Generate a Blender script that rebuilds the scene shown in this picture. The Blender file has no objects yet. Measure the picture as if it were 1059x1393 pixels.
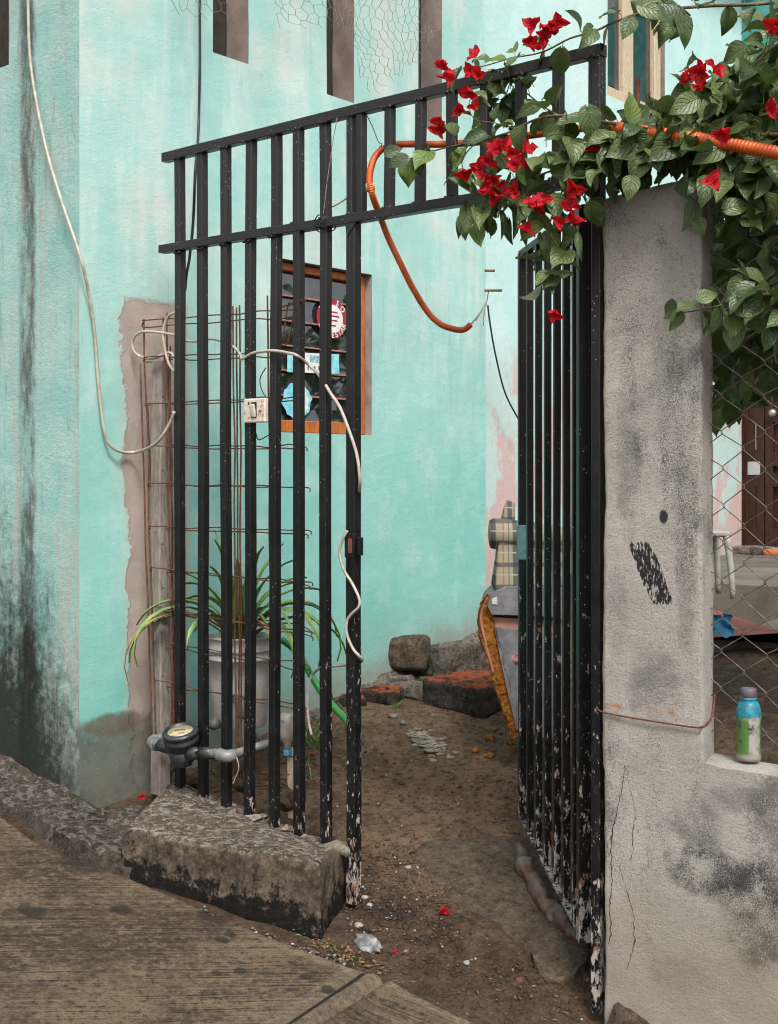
import bpy, math, random
from math import sin, cos, pi, radians, atan2, sqrt
from mathutils import Vector, Matrix, noise
random.seed(7)
R = random.Random(11)
V = Vector
scene = bpy.context.scene
COL = scene.collection

# ---------------------------------------------------------------- camera
# world frame: x runs along the gate line (to the right), y runs inward from the street, z up
F = 1720.0
HV = 644.0
PSI = atan2(1, 1.187)
CP, SP = cos(PSI), sin(PSI)
CAM = V((2.789, -3.142, 1.5))
cam_d = bpy.data.cameras.new('camera'); cam = bpy.data.objects.new('camera', cam_d); COL.objects.link(cam)
cam.location = CAM; cam.rotation_euler = (pi/2, 0, PSI)
cam_d.sensor_fit = 'HORIZONTAL'; cam_d.sensor_width = 36; cam_d.lens = F/1059*36
cam_d.shift_y = -(696.5-HV)/1059
cam_d.clip_start = .05; cam_d.clip_end = 600
scene.camera = cam

def ray(u, v):
    a = (u-529.5)/F; c = (HV-v)/F
    return V((CP*a-SP, SP*a+CP, c))
def D(u, v, Y): return CAM + ray(u, v)*Y
def P(u, v, p=0.0): d = ray(u, v); return CAM + d*((p-CAM.y)/d.y)
def S(u, v, s): d = ray(u, v); return CAM + d*((s-CAM.x)/d.x)
def Z(u, v, z): d = ray(u, v); return CAM + d*((z-CAM.z)/d.z)
RT = V((CP, SP, 0)); FW = V((-SP, CP, 0)); UP = V((0, 0, 1))   # right of / away from the camera

WS = -1.245      # plane of the turquoise side wall (x)
FP = -.198       # plane of the street facade (y)
PS = -1.45       # plane of the set back pink wall (x)
DP = 6.15        # plane of the far wall with the door (y)

def clamp(x, a, b): return max(a, min(b, x))
def sst(x, a, b):
    t = clamp((x-a)/(b-a), 0, 1); return t*t*(3-2*t)
R0, R1, R2 = V((1.1, .12)), V((.62, 1.22)), V((.5, 3.4))
def side_right(s, p):
    # signed distance to the right of the retaining wall line
    if p < R1.y: a, b = R0, R1
    else: a, b = R1, R2
    d = (b-a).normalized()
    return (s-a.x)*d.y-(p-a.y)*d.x
def H(s, p):
    z = .09-.12*clamp(s, -3, 3)
    if p > 0:
        zi = z+.16*min(p, 3.4)
        k = sst(side_right(s, p), 0.0, .06)
        if p > .1 and k > 0 and p < 8 and s < 7:
            zb = .71+.15*sst(p, .15, 1.05)
            zi = zi*(1-k)+zb*k
        z = zi
    return z
def Hn(s, p):
    q = V((s, p, 0))
    d = noise.noise(q*1.7)*.02+noise.noise(q*7)*.009+noise.noise(q*23)*.006+noise.noise(q*60)*.0035
    if side_right(s, p) > 0 and p > .1: d *= 1.0
    return H(s, p)-.035+d*(.6 if p < -.05 else 1)
def GR(u, v, off=0.0):
    d = ray(u, v); t = 2.0
    while t < 60:
        q = CAM+d*t
        if q.z < H(q.x, q.y)-.035+off: break
        t += .004
    return CAM+d*t

# ---------------------------------------------------------------- materials
class Mt:
    def __init__(s, name):
        s.m = bpy.data.materials.new(name); s.m.use_nodes = True
        s.nt = s.m.node_tree; s.b = s.nt.nodes['Principled BSDF']
        g = s.N('ShaderNodeNewGeometry'); s.pos = g.outputs['Position']; s.nor = g.outputs['Normal']
        s.rnd = g.outputs['Random Per Island']; s.point = g.outputs['Pointiness']
        x = s.N('ShaderNodeSeparateXYZ'); s.L(s.pos, x.inputs[0]); s.x, s.y, s.z = x.outputs
    def N(s, t, **k):
        n = s.nt.nodes.new(t)
        for a, b in k.items(): setattr(n, a, b)
        return n
    def L(s, a, b):
        if isinstance(a, (int, float)): b.default_value = a
        elif isinstance(a, tuple):
            b.default_value = a+(1,) if len(a) == 3 and len(b.default_value) == 4 else a
        else: s.nt.links.new(a, b)
    def ma(s, op, a, b=0.0, c=0.0, cl=False):
        n = s.N('ShaderNodeMath', operation=op, use_clamp=cl)
        s.L(a, n.inputs[0]); s.L(b, n.inputs[1]); s.L(c, n.inputs[2]); return n.outputs[0]
    def add(s, a, b): return s.ma('ADD', a, b)
    def mul(s, a, b, cl=False): return s.ma('MULTIPLY', a, b, cl=cl)
    def sc(s, v, k):
        n = s.N('ShaderNodeVectorMath', operation='MULTIPLY'); s.L(v, n.inputs[0]); n.inputs[1].default_value = k; return n.outputs[0]
    def noise(s, scale, detail=4, rough=.6, st=None, dist=0, vec=None, off=0):
        n = s.N('ShaderNodeTexNoise'); v = vec or s.pos
        if st: v = s.sc(v, st)
        if off:
            a = s.N('ShaderNodeVectorMath', operation='ADD'); s.L(v, a.inputs[0]); a.inputs[1].default_value = (off, off*.7, off*1.3); v = a.outputs[0]
        s.L(v, n.inputs['Vector']); n.inputs['Scale'].default_value = scale; n.inputs['Detail'].default_value = detail
        n.inputs['Roughness'].default_value = rough; n.inputs['Distortion'].default_value = dist
        return n.outputs[0]
    def vor(s, scale, feature='F1', st=None, rnd=1.0, col=False):
        n = s.N('ShaderNodeTexVoronoi', feature=feature); v = s.pos
        if st: v = s.sc(v, st)
        s.L(v, n.inputs['Vector']); n.inputs['Scale'].default_value = scale; n.inputs['Randomness'].default_value = rnd
        return n.outputs['Color'] if col else n.outputs['Distance']
    def sm(s, x, lo, hi, a=0.0, b=1.0):
        n = s.N('ShaderNodeMapRange', interpolation_type='SMOOTHSTEP')
        s.L(x, n.inputs[0]); s.L(lo, n.inputs[1]); s.L(hi, n.inputs[2]); s.L(a, n.inputs[3]); s.L(b, n.inputs[4]); return n.outputs[0]
    def mix(s, f, a, b, bt='MIX'):
        n = s.N('ShaderNodeMix', data_type='RGBA', blend_type=bt)
        s.L(f, n.inputs['Factor']); s.L(a, n.inputs[6]); s.L(b, n.inputs[7]); return n.outputs[2]
    def spot(s, c, r, soft=.4, warp=.0, wn=None):
        # 1 inside an ellipse at c (x,y,z), radii r (0 ignores the axis)
        t = 0.0
        for ax, cc, rr in zip((s.x, s.y, s.z), c, r):
            if rr: q = s.mul(s.ma('SUBTRACT', ax, cc), 1/rr); t = s.add(t, s.mul(q, q))
        if wn is not None: t = s.add(t, s.mul(s.ma('SUBTRACT', wn, .5), warp))
        return s.sm(t, 1+soft, 1-soft)
    def fin(s, col, rough=.85, h=None, hs=.5, hd=.01, metal=0, spec=.5, h2=None, h2d=.002, **kw):
        s.L(col, s.b.inputs['Base Color']); s.L(rough, s.b.inputs['Roughness']); s.L(metal, s.b.inputs['Metallic'])
        s.b.inputs['Specular IOR Level'].default_value = spec
        nrm = None
        for hh, dd in ((h, hd), (h2, h2d)):
            if hh is None: continue
            n = s.N('ShaderNodeBump'); n.inputs['Strength'].default_value = hs; n.inputs['Distance'].default_value = dd
            s.L(hh, n.inputs['Height'])
            if nrm is not None: s.L(nrm, n.inputs['Normal'])
            nrm = n.outputs[0]
        if nrm is not None: s.L(nrm, s.b.inputs['Normal'])
        for k, v in kw.items(): s.L(v, s.b.inputs[k.replace('_', ' ')])
        return s.m

def simple(name, c1, c2=None, rough=.7, scale=20, metal=0, bump=0, bs=150, spec=.5, rv=.1):
    m = Mt(name); n = m.noise(scale, 5)
    col = m.mix(m.sm(n, .35, .65), c1, c2 or tuple(x*.7 for x in c1))
    return m.fin(col, m.sm(n, .2, .8, rough-rv, min(1, rough+rv)), m.noise(bs, 3) if bump else None, .6, bump or .001, metal, spec)

# turquoise side wall
def m_turq():
    m = Mt('turquoise_plaster')
    big = m.noise(1.3, 5, .6); med = m.noise(5, 6, .65, off=3); st = m.noise(6, 6, .65, st=(1, 1, .16)); fine = m.noise(90, 4, .7)
    c = m.mix(m.sm(big, .35, .65), (.205, .485, .435), (.285, .55, .50))
    c = m.mix(m.mul(m.sm(m.add(med, m.mul(st, .6)), .74, 1.0), .4), c, (.50, .66, .62))
    c = m.mix(m.mul(m.sm(med, .56, .42), .28), c, (.24, .53, .49))
    up = m.sm(m.z, 1.4, 2.6)
    c = m.mix(m.mul(m.mul(up, m.sm(st, .42, .68)), .55), c, (.60, .66, .63)); c = m.mix(m.mul(up, .25), c, (.56, .68, .65))
    c = m.mix(m.mul(m.mul(m.sm(m.z, 1.9, 2.7), m.sm(m.noise(3, 4, off=9), .45, .66)), .45), c, (.60, .58, .55))
    low = m.sm(m.z, 1.3, .5)
    c = m.mix(m.mul(low, .55), c, (.125, .425, .37))
    # damp band above the ground
    dmp = m.sm(m.add(m.ma('SUBTRACT', m.z, m.mul(m.y, .16)), m.mul(m.ma('SUBTRACT', med, .5), .35)), .42, .26)
    c = m.mix(m.mul(dmp, .85), c, (.19, .17, .14))
    c = m.mix(m.mul(m.sm(m.add(m.ma('SUBTRACT', m.z, m.mul(m.y, .16)), m.mul(m.ma('SUBTRACT', med, .5), .5)), .62, .3), .45), c, (.30, .40, .35))
    # bare cement strip where the paint stops
    edge = m.add(m.y, m.mul(m.ma('SUBTRACT', m.noise(5, 7, .7), .5), .19))
    el = m.add(-.005+.03, m.mul(m.ma('SUBTRACT', 1.5, m.z), .03))
    strip = m.mul(m.sm(edge, m.add(el, -.006), m.add(el, .006)), m.sm(m.add(m.y, m.mul(fine, .01)), .36, .33))
    top = S(200, 415, WS).z
    strip = m.mul(strip, m.sm(m.add(m.z, m.mul(m.ma('SUBTRACT', m.noise(9, 5), .5), .1)), top+.03, top-.0))
    halo = m.mul(m.mul(m.sm(edge, m.add(el, -.05), el), m.sm(m.z, top+.05, top)), m.sm(m.y, .38, .34))
    c = m.mix(m.mul(halo, .5), c, (.44, .44, .41))
    cem = m.mix(m.sm(med, .3, .7), (.43, .345, .305), (.32, .26, .225))
    cem = m.mix(m.mul(m.sm(m.noise(55, 5, .8), .54, .66), .5), cem, (.44, .38, .34))
    c = m.mix(strip, c, cem)
    # lower corner: bare cement with a brown tide mark
    zc = m.add(m.z, m.mul(m.ma('SUBTRACT', m.noise(10, 6, .65, off=2), .5), .22))
    lowc = m.mul(m.sm(zc, .56, .46), m.sm(m.y, .5, .2))
    c = m.mix(m.mul(lowc, .9), c, m.mix(m.sm(med, .35, .65), (.13, .12, .095), (.075, .075, .062)))
    tide = S(155, 985, WS)
    tm = m.spot((0, tide.y, tide.z), (0, .16, .045), .5, 2.2, m.noise(12, 5, off=4))
    c = m.mix(m.mul(tm, .85), c, (.115, .085, .062))
    chp = m.mul(m.sm(m.noise(16, 6, .8, off=50), .665, .685), m.sm(m.noise(2.2, 3, off=52), .48, .60))
    c = m.mix(m.mul(chp, .75), c, (.36, .33, .29))
    run = m.mul(m.sm(m.noise(24, 4, .6, st=(1, 1, .035), off=54), .60, .70), m.sm(m.noise(3, 3, off=55), .45, .6)); c = m.mix(m.mul(run, .28), c, (.24, .30, .27))
    # dirt pits
    pits = m.mul(m.sm(m.vor(38, st=(1, 1, 1)), .10, .05), m.sm(m.noise(4, 3, off=7), .52, .62))
    c = m.mix(m.mul(pits, .7), c, (.12, .12, .1))
    c = m.mix(m.mul(m.sm(fine, .55, .75), .15), c, (.60, .74, .71))
    hb = m.add(m.mul(med, .7), m.mul(m.noise(60, 4, .75), .16)); hb = m.add(hb, m.mul(m.noise(17, 3, .5, st=(1, .45, 1), off=40), .22))
    hb = m.ma('SUBTRACT', hb, m.mul(strip, .35))
    return m.fin(c, .86, hb, .7, .014, h2=m.noise(240, 4, .8), h2d=.0035, spec=.25)
def m_facade():
    m = Mt('mouldy_turquoise_plaster')
    st = m.noise(7, 7, .75, st=(1, 1, .14), dist=.3); st2 = m.noise(17, 6, .75, st=(1, 1, .11), off=5, dist=.3); med = m.noise(6, 6, .65)
    c = m.mix(m.sm(med, .35, .65), (.26, .50, .455), (.37, .55, .51))
    c = m.mix(m.mul(m.sm(st, .46, .64), .75), c, (.42, .385, .35))
    c = m.mix(m.mul(m.sm(st2, .53, .70), .55), c, (.17, .23, .21))
    # dark vertical run
    a, b = P(22, 300, FP).x, P(48, 300, FP).x
    band = m.mul(m.sm(m.add(m.x, m.mul(m.ma('SUBTRACT', med, .5), .06)), a, (a+b)/2-.01), m.sm(m.add(m.x, m.mul(m.ma('SUBTRACT', med, .5), .06)), b+.015, b-.02))
    c = m.mix(m.mul(band, m.sm(m.noise(12, 6, .75, off=8, st=(1, 1, .3)), .36, .60, .15, .9)), c, (.075, .085, .078))
    zz = m.add(m.z, m.add(m.mul(m.ma('SUBTRACT', st, .5), 1.3), m.mul(m.ma('SUBTRACT', m.noise(14, 6, .75), .5), .9))); zz = m.add(zz, m.mul(m.sm(m.x, WS-.24, WS), .18))
    c = m.mix(m.mul(m.sm(m.add(zz, m.mul(m.ma('SUBTRACT', m.noise(32, 6, .82), .5), 1.1)), m.sm(m.x, WS-.02, WS-.5, 1.22, 1.50), m.sm(m.x, WS-.02, WS-.5, .30, .55)), .965), c, (.013, .014, .011))
    # cleaner skirt at the corner foot
    c = m.mix(m.mul(m.mul(m.sm(m.x, WS-.12, WS-.03), m.sm(zz, .9, .5)), .6), c, (.11, .11, .092))
    c = m.mix(m.mul(m.mul(m.sm(m.noise(60, 4, .7), .58, .7), m.sm(zz, 1.1, 1.7)), .25), c, (.4, .42, .39)); c = m.mix(m.mul(m.mul(m.sm(st2, .55, .7), m.sm(zz, 1.5, .8)), .35), c, (.075, .08, .062))
    return m.fin(c, .88, m.add(m.mul(med, .6), m.mul(m.noise(40, 5, .75), .5)), .9, .014, h2=m.noise(190, 4, .8), h2d=.004, spec=.2)
def m_pink():
    m = Mt('flaking_pink_and_turquoise_plaster')
    n = m.noise(3.2, 6, .68, st=(1, 1, .6)); n2 = m.noise(14, 5, .7, off=4)
    mask = m.sm(m.add(n, m.mul(n2, .25)), .57, .66)
    c = m.mix(mask, (.50, .365, .35), (.42, .55, .53))
    c = m.mix(m.sm(m.z, 2.0, 2.35), c, m.mix(m.sm(n, .4, .6), (.42, .62, .60), (.50, .66, .64)))
    c = m.mix(m.mul(m.sm(n2, .58, .7), .4), c, (.55, .55, .52))
    c = m.mix(m.mul(m.sm(m.z, 1.25, .8), .5), c, (.3, .3, .26))
    return m.fin(c, .88, n2, .5, .01, h2=m.noise(150, 3), h2d=.002, spec=.2)
def m_far():
    m = Mt('teal_plaster'); n = m.noise(2.5, 6, .6)
    c = m.mix(m.sm(n, .4, .6), (.06, .27, .25), (.09, .32, .30))
    c = m.mix(m.sm(m.z, 1.9, 1.6), c, m.mix(m.sm(m.noise(9, 5), .45, .55), (.36, .25, .24), (.20, .34, .32)))
    return m.fin(c, .88, n, .5, .01, spec=.2)
def crackless_concrete(name, light, dark, pit=.5):
    m = Mt(name)
    big = m.noise(2.6, 6, .62); med = m.noise(9, 6, .7, off=3); st = m.noise(12, 6, .7, st=(1, 1, .13)); fine = m.noise(260, 3, .75)
    c = m.mix(m.sm(big, .35, .65), light, tuple(x*.86 for x in light)); c = m.mix(m.mul(m.sm(m.noise(120, 4, .8, off=31), .46, .34), .55), c, (.10, .092, .085)); c = m.mix(m.mul(m.sm(m.noise(140, 4, .8, off=33), .54, .66), .4), c, (.56, .53, .49))
    zlow = m.sm(m.z, .9, 1.9)
    # grainy dark weathering breaking through in speckles
    wea = m.add(m.mul(med, .55), m.add(m.mul(st, .35), m.mul(m.ma('SUBTRACT', fine, .5), .9)))
    amt = m.sm(m.noise(3.4, 4, .6, st=(1, 1, .45), off=6), .36, .66, .60, .40)
    c = m.mix(m.mul(m.sm(wea, amt, m.add(amt, .2)), pit), c, dark)
    g = P(886, 780, -.03); g2 = P(903, 703, -.03)
    wn = m.noise(30, 4, .7, st=(1, 1, .25))
    shear = m.add(m.ma('SUBTRACT', m.x, g.x), m.mul(m.ma('SUBTRACT', m.z, g.z), .45))
    q = m.add(m.ma('POWER', m.mul(m.ma('ABSOLUTE', shear), 1/.036), 5.0), m.ma('POWER', m.mul(m.ma('ABSOLUTE', m.ma('SUBTRACT', m.z, g.z)), 1/.082), 4.0))
    scr = m.mul(m.sm(m.add(q, m.mul(m.ma('SUBTRACT', wn, .5), 3.6)), 1.2, .9), m.sm(m.noise(190, 2, .6, st=(1, 1, .3), off=5), .38, .47))
    c = m.mix(m.mul(scr, .97), c, (.012, .012, .016))
    s2 = m.mul(m.spot((g2.x, 0, g2.z), (.013, 0, .02), .4, 1.5, wn), .95)
    c = m.mix(s2, c, (.015, .015, .018))
    d3 = P(905, 640, -.03)
    c = m.mix(m.mul(m.mul(m.spot((d3.x, 0, d3.z), (.012, 0, .12), .7, 2.5, wn), m.sm(fine, .5, .6)), .8), c, (.04, .04, .05))
    # big dark bloom on the low wall
    for (u, v, rx, rz, w) in ((985, 1190, .16, .07, .9), (1030, 1265, .10, .13, .9), (945, 1120, .08, .06, .5), (1060, 1150, .08, .2, .6), (890, 935, .08, .1, .5), (855, 600, .035, .26, .4), (840, 830, .03, .12, .25), (935, 760, .03, .25, .35), (925, 1330, .10, .05, .4), (1010, 1090, .10, .04, .5)):
        q = P(u, v, -.03)
        sp = m.spot((q.x, 0, q.z), (rx, 0, rz), .6, 3.5, m.noise(7, 6, .7, off=u*.01))
        c = m.mix(m.mul(m.mul(sp, m.sm(m.add(m.mul(fine, .6), m.mul(med, .6)), .5, .66)), w), c, (.045, .041, .039))
    # ochre lower part
    c = m.mix(m.mul(m.sm(m.add(m.z, m.mul(m.ma('SUBTRACT', med, .5), .4)), .5, .1), .55), c, (.29, .24, .17))
    # rust run along the tie wire
    w = P(880, 972, -.03)
    c = m.mix(m.mul(m.mul(m.spot((w.x, 0, w.z+.012), (.13, 0, .008), .6, 2.5, wn), m.sm(st, .45, .55)), .8), c, (.42, .20, .04))
    return m.fin(c, .9, m.add(med, m.mul(m.noise(70, 5, .8), .6)), .85, .012, h2=m.noise(170, 4, .85), h2d=.005, spec=.2)
def m_pavement():
    m = Mt('brushed_concrete')
    # broom marks run across the view; on the far slab beyond the joint they turn
    bd = (RT+FW*.22).normalized(); u1 = m.add(m.mul(m.x, -bd.y), m.mul(m.y, bd.x)); u0 = m.add(m.mul(m.x, bd.x), m.mul(m.y, bd.y))
    ja, jb = Z(525, 1328, 0), Z(430, 1393, 0)
    jd = (jb-ja).to_2d().normalized(); side = m.add(m.mul(m.ma('SUBTRACT', m.x, ja.x), jd.y), m.mul(m.ma('SUBTRACT', m.y, ja.y), -jd.x))
    sgn = 1 if (Z(620, 1385, 0)-ja).to_2d().dot(V((jd.y, -jd.x))) > 0 else -1
    isb = m.sm(m.mul(side, sgn), -.001, .001)
    def brush(a, b, off):
        cb = m.N('ShaderNodeCombineXYZ'); m.L(m.mul(a, 115.0), cb.inputs[0]); m.L(m.mul(b, 1.3), cb.inputs[1]); cb.inputs[2].default_value = off
        return m.noise(1.0, 3, .7, vec=cb.outputs[0])
    b1 = brush(u1, u0, 0); a2 = m.add(m.mul(m.x, jd.y), m.mul(m.y, -jd.x)); c2 = m.add(m.mul(m.x, jd.x), m.mul(m.y, jd.y))
    b2 = brush(c2, a2, 3); br = m.add(m.mul(b1, m.ma('SUBTRACT', 1.0, isb)), m.mul(b2, isb))
    n1 = m.noise(1.7, 7, .66); n2 = m.noise(8, 7, .74, off=2); f = m.noise(230, 4, .8); n3 = m.noise(45, 5, .75, off=6)
    c = m.mix(m.sm(n1, .40, .60), (.048, .032, .019), (.130, .090, .055))
    c = m.mix(m.mul(m.sm(n2, .50, .66), .7), c, (.150, .112, .074)); c = m.mix(m.mul(m.sm(n2, .47, .34), .75), c, (.030, .022, .014))
    c = m.mix(m.mul(m.sm(n3, .51, .62), .6), c, (.175, .130, .086)); c = m.mix(m.mul(m.sm(n3, .47, .36), .75), c, (.020, .013, .007))
    # thin dark valleys between broom marks, broken up by grain
    line = m.sm(m.add(br, m.mul(m.ma('SUBTRACT', n3, .5), .5)), .46, .39)
    c = m.mix(m.mul(line, m.sm(n2, .35, .6, .35, .95)), c, (.014, .0095, .006))
    c = m.mix(m.mul(m.sm(m.add(br, m.mul(m.ma('SUBTRACT', f, .5), .3)), .56, .64), .4), c, (.20, .155, .105))
    # smooth trowelled rim by the joint and the broken edge
    rim = m.mul(m.sm(m.ma('ABSOLUTE', side), .075, .05), m.sm(m.ma('SUBTRACT', m.add(m.mul(m.ma('SUBTRACT', m.x, ja.x), jd.x), m.mul(m.ma('SUBTRACT', m.y, ja.y), jd.y)), -.03), 0, .01))
    c = m.mix(m.mul(rim, .55), c, m.mix(m.sm(n3, .35, .65), (.10, .08, .054), (.20, .16, .11)))
    uvn = m.N('ShaderNodeUVMap'); us = m.N('ShaderNodeSeparateXYZ'); m.L(uvn.outputs[0], us.inputs[0])
    er = m.mul(m.sm(m.add(us.outputs[0], m.mul(m.ma('SUBTRACT', n3, .5), .04)), .055, .035), m.sm(us.outputs[1], .35, .5, .25, 1))
    c = m.mix(m.mul(er, .6), c, m.mix(m.sm(n3, .35, .65), (.12, .09, .056), (.25, .19, .125)))
    c = m.mix(m.mul(m.sm(m.ma('ABSOLUTE', side), .010, .006), m.sm(us.outputs[0], .0, .03)), c, (.012, .008, .006)) if True else c
    for (u, v, rx) in ((42, 1271, .05), (303, 1283, .026), (328, 1315, .02), (418, 1315, .02), (447, 1328, .026), (295, 1320, .015), (290, 1258, .05), (120, 1210, .09), (312, 1276, .02), (165, 1260, .04), (700, 1500, .1)):
        q = Z(u, v, .09)
        c = m.mix(m.mul(m.spot((q.x, q.y, 0), (rx, rx*.8, 0), .45, 4.0, m.noise(26, 5, .7, off=u*.1)), .8), c, (.014, .010, .008))
    c = m.mix(m.mul(m.sm(f, .57, .68), .5), c, (.22, .175, .125)); c = m.mix(m.mul(m.sm(m.noise(150, 3, .7, off=4), .43, .34), .8), c, (.010, .008, .006))
    return m.fin(c, m.sm(n1, .3, .7, .6, .85), m.add(m.add(m.mul(br, .8), m.mul(n2, .35)), m.mul(n3, .4)), 1, .008, h2=f, h2d=.0035, spec=.3)
def m_dirt():
    m = Mt('packed_dirt')
    n1 = m.noise(2.0, 8, .68); n2 = m.noise(11, 8, .76, off=3); f = m.noise(85, 5, .82); v = m.vor(85); g = m.noise(38, 6, .78, off=11)
    c = m.mix(m.sm(n1, .38, .60), (.074, .038, .019), (.190, .120, .070))
    c = m.mix(m.mul(m.sm(n2, .5, .66), .75), c, (.25, .162, .100))
    c = m.mix(m.mul(m.sm(n2, .48, .36), .75), c, (.036, .021, .012))
    c = m.mix(m.mul(m.sm(g, .52, .66), .55), c, (.225, .150, .098)); c = m.mix(m.mul(m.sm(g, .48, .38), .8), c, (.020, .011, .006))
    wet = m.sm(m.add(m.y, m.mul(m.ma('SUBTRACT', m.noise(3.5, 5, .65, off=8), .5), 1.5)), .42, .0)
    c = m.mix(m.mul(wet, .66), c, m.mix(m.sm(n2, .4, .6), (.022, .0125, .007), (.078, .045, .026)))
    c = m.mix(m.mul(m.sm(v, .24, .12), m.sm(m.vor(85, col=True), .6, .9)), c, (.20, .165, .13))
    c = m.mix(m.mul(m.sm(f, .54, .66), .5), c, (.20, .145, .10)); c = m.mix(m.mul(m.sm(f, .46, .34), .7), c, (.016, .010, .007))
    return m.fin(c, m.sm(n1, .3, .6, .6, .92), m.add(m.add(n2, m.mul(f, .35)), m.mul(g, .6)), 1, .022, h2=m.noise(330, 3, .8), h2d=.004, spec=.35)
def m_rough(name, base, dark, lime=.5, moss=True, red=False):
    m = Mt(name)
    n1 = m.noise(6, 7, .72); n2 = m.noise(24, 7, .8, off=2); f = m.noise(75, 6, .85)
    nz = m.N('ShaderNodeSeparateXYZ'); m.L(m.nor, nz.inputs[0]); upf = m.sm(nz.outputs[2], .45, .8)
    c = m.mix(m.sm(n1, .38, .62), base, dark)
    c = m.mix(m.mul(m.sm(n2, .50, .62), .7), c, tuple(min(1, x*1.7) for x in base))
    c = m.mix(m.mul(m.sm(n2, .47, .36), .8), c, tuple(x*.25 for x in dark))
    c = m.mix(m.mul(m.sm(f, .53, .65), .5), c, tuple(min(1, x*2.0) for x in base)); c = m.mix(m.mul(m.sm(f, .47, .36), .75), c, tuple(x*.2 for x in dark))
    if red: c = m.mix(m.mul(m.mul(upf, m.sm(m.add(m.noise(8, 5, .7, off=5), m.mul(m.ma('SUBTRACT', f, .5), .3)), .42, .50)), .92), c, (.50, .125, .045)); c = m.mix(m.mul(m.sm(m.noise(13, 6, .75, off=8), .54, .60), .8), c, dark)
    if lime: c = m.mix(m.mul(m.mul(upf, m.sm(m.add(m.add(m.noise(34, 6, .8, off=6), m.mul(f, .25)), m.mul(n1, .2)), .73, .80)), lime), c, (.60, .55, .49))
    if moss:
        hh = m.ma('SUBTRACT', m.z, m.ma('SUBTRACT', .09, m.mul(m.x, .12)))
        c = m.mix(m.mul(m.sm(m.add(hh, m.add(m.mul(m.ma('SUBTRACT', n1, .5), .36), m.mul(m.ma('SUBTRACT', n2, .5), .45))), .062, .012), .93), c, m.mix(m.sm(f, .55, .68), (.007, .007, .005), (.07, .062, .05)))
    return m.fin(c, .92, m.add(n2, m.mul(f, .45)), 1, .018, h2=m.noise(300, 3, .8), h2d=.004, spec=.2)
def m_black():
    m = Mt('chipped_black_paint')
    n = m.noise(55, 5, .75, st=(1, 1, .45)); n2 = m.noise(9, 4, .6, off=3); f = m.noise(230, 3, .7)
    low = m.sm(m.add(m.z, m.mul(m.ma('SUBTRACT', n2, .5), .9)), 1.35, .1)
    low2 = m.sm(m.add(m.z, m.mul(m.ma('SUBTRACT', n2, .5), .3)), .42, .12)
    thr = m.ma('SUBTRACT', m.ma('SUBTRACT', .685, m.mul(low, .045)), m.mul(low2, .10))
    thr = m.ma('SUBTRACT', thr, m.mul(m.sm(m.x, -.25, -.05), m.mul(m.sm(m.z, 1.7, .8), .05)))
    thr = m.ma('SUBTRACT', thr, m.mul(m.sm(m.y, .03, .06), m.mul(m.sm(m.z, 1.5, .4), .014)))
    chip = m.sm(n, thr, m.add(thr, .012))
    c = m.mix(m.sm(n2, .35, .65), (.004, .0042, .0048), (.0085, .0088, .0095))
    c = m.mix(m.mul(m.sm(m.noise(70, 4, .7, st=(1, 1, .25), off=7), .58, .70), .4), c, (.06, .056, .054))
    c = m.mix(m.mul(m.sm(m.z, 1.2, 2.4), .7), c, (.030, .028, .0275))
    spk = m.mul(m.sm(m.vor(75, st=(1, 1, .8)), .16, .10), m.sm(m.noise(7, 3, off=21), .50, .58)); chip = m.ma('MAXIMUM', chip, spk)
    under = m.mix(m.sm(m.noise(14, 4, off=5), .52, .66), (.36, .315, .28), (.17, .07, .035))
    under = m.mix(m.sm(m.noise(5, 3, off=15), .58, .68), under, (.17, .30, .27))
    c = m.mix(chip, c, under)
    c = m.mix(m.mul(m.mul(m.sm(m.noise(16, 5, .7, off=12), .60, .72), low2), .9), c, (.30, .12, .05))
    return m.fin(c, m.sm(chip, 0, 1, .38, .8), m.ma('SUBTRACT', m.mul(m.noise(60, 4), .25), m.mul(chip, .5)), .7, .003, h2=f, h2d=.0012, spec=.3)
def m_rust():
    m = Mt('rusty_steel'); n = m.noise(60, 5, .7); n2 = m.noise(8, 4, off=3)
    c = m.mix(m.sm(n, .35, .65), (.16, .062, .035), (.07, .032, .022))
    c = m.mix(m.mul(m.sm(n2, .55, .7), .6), c, (.24, .13, .08))
    return m.fin(c, .85, n, .6, .001, spec=.3)
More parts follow.
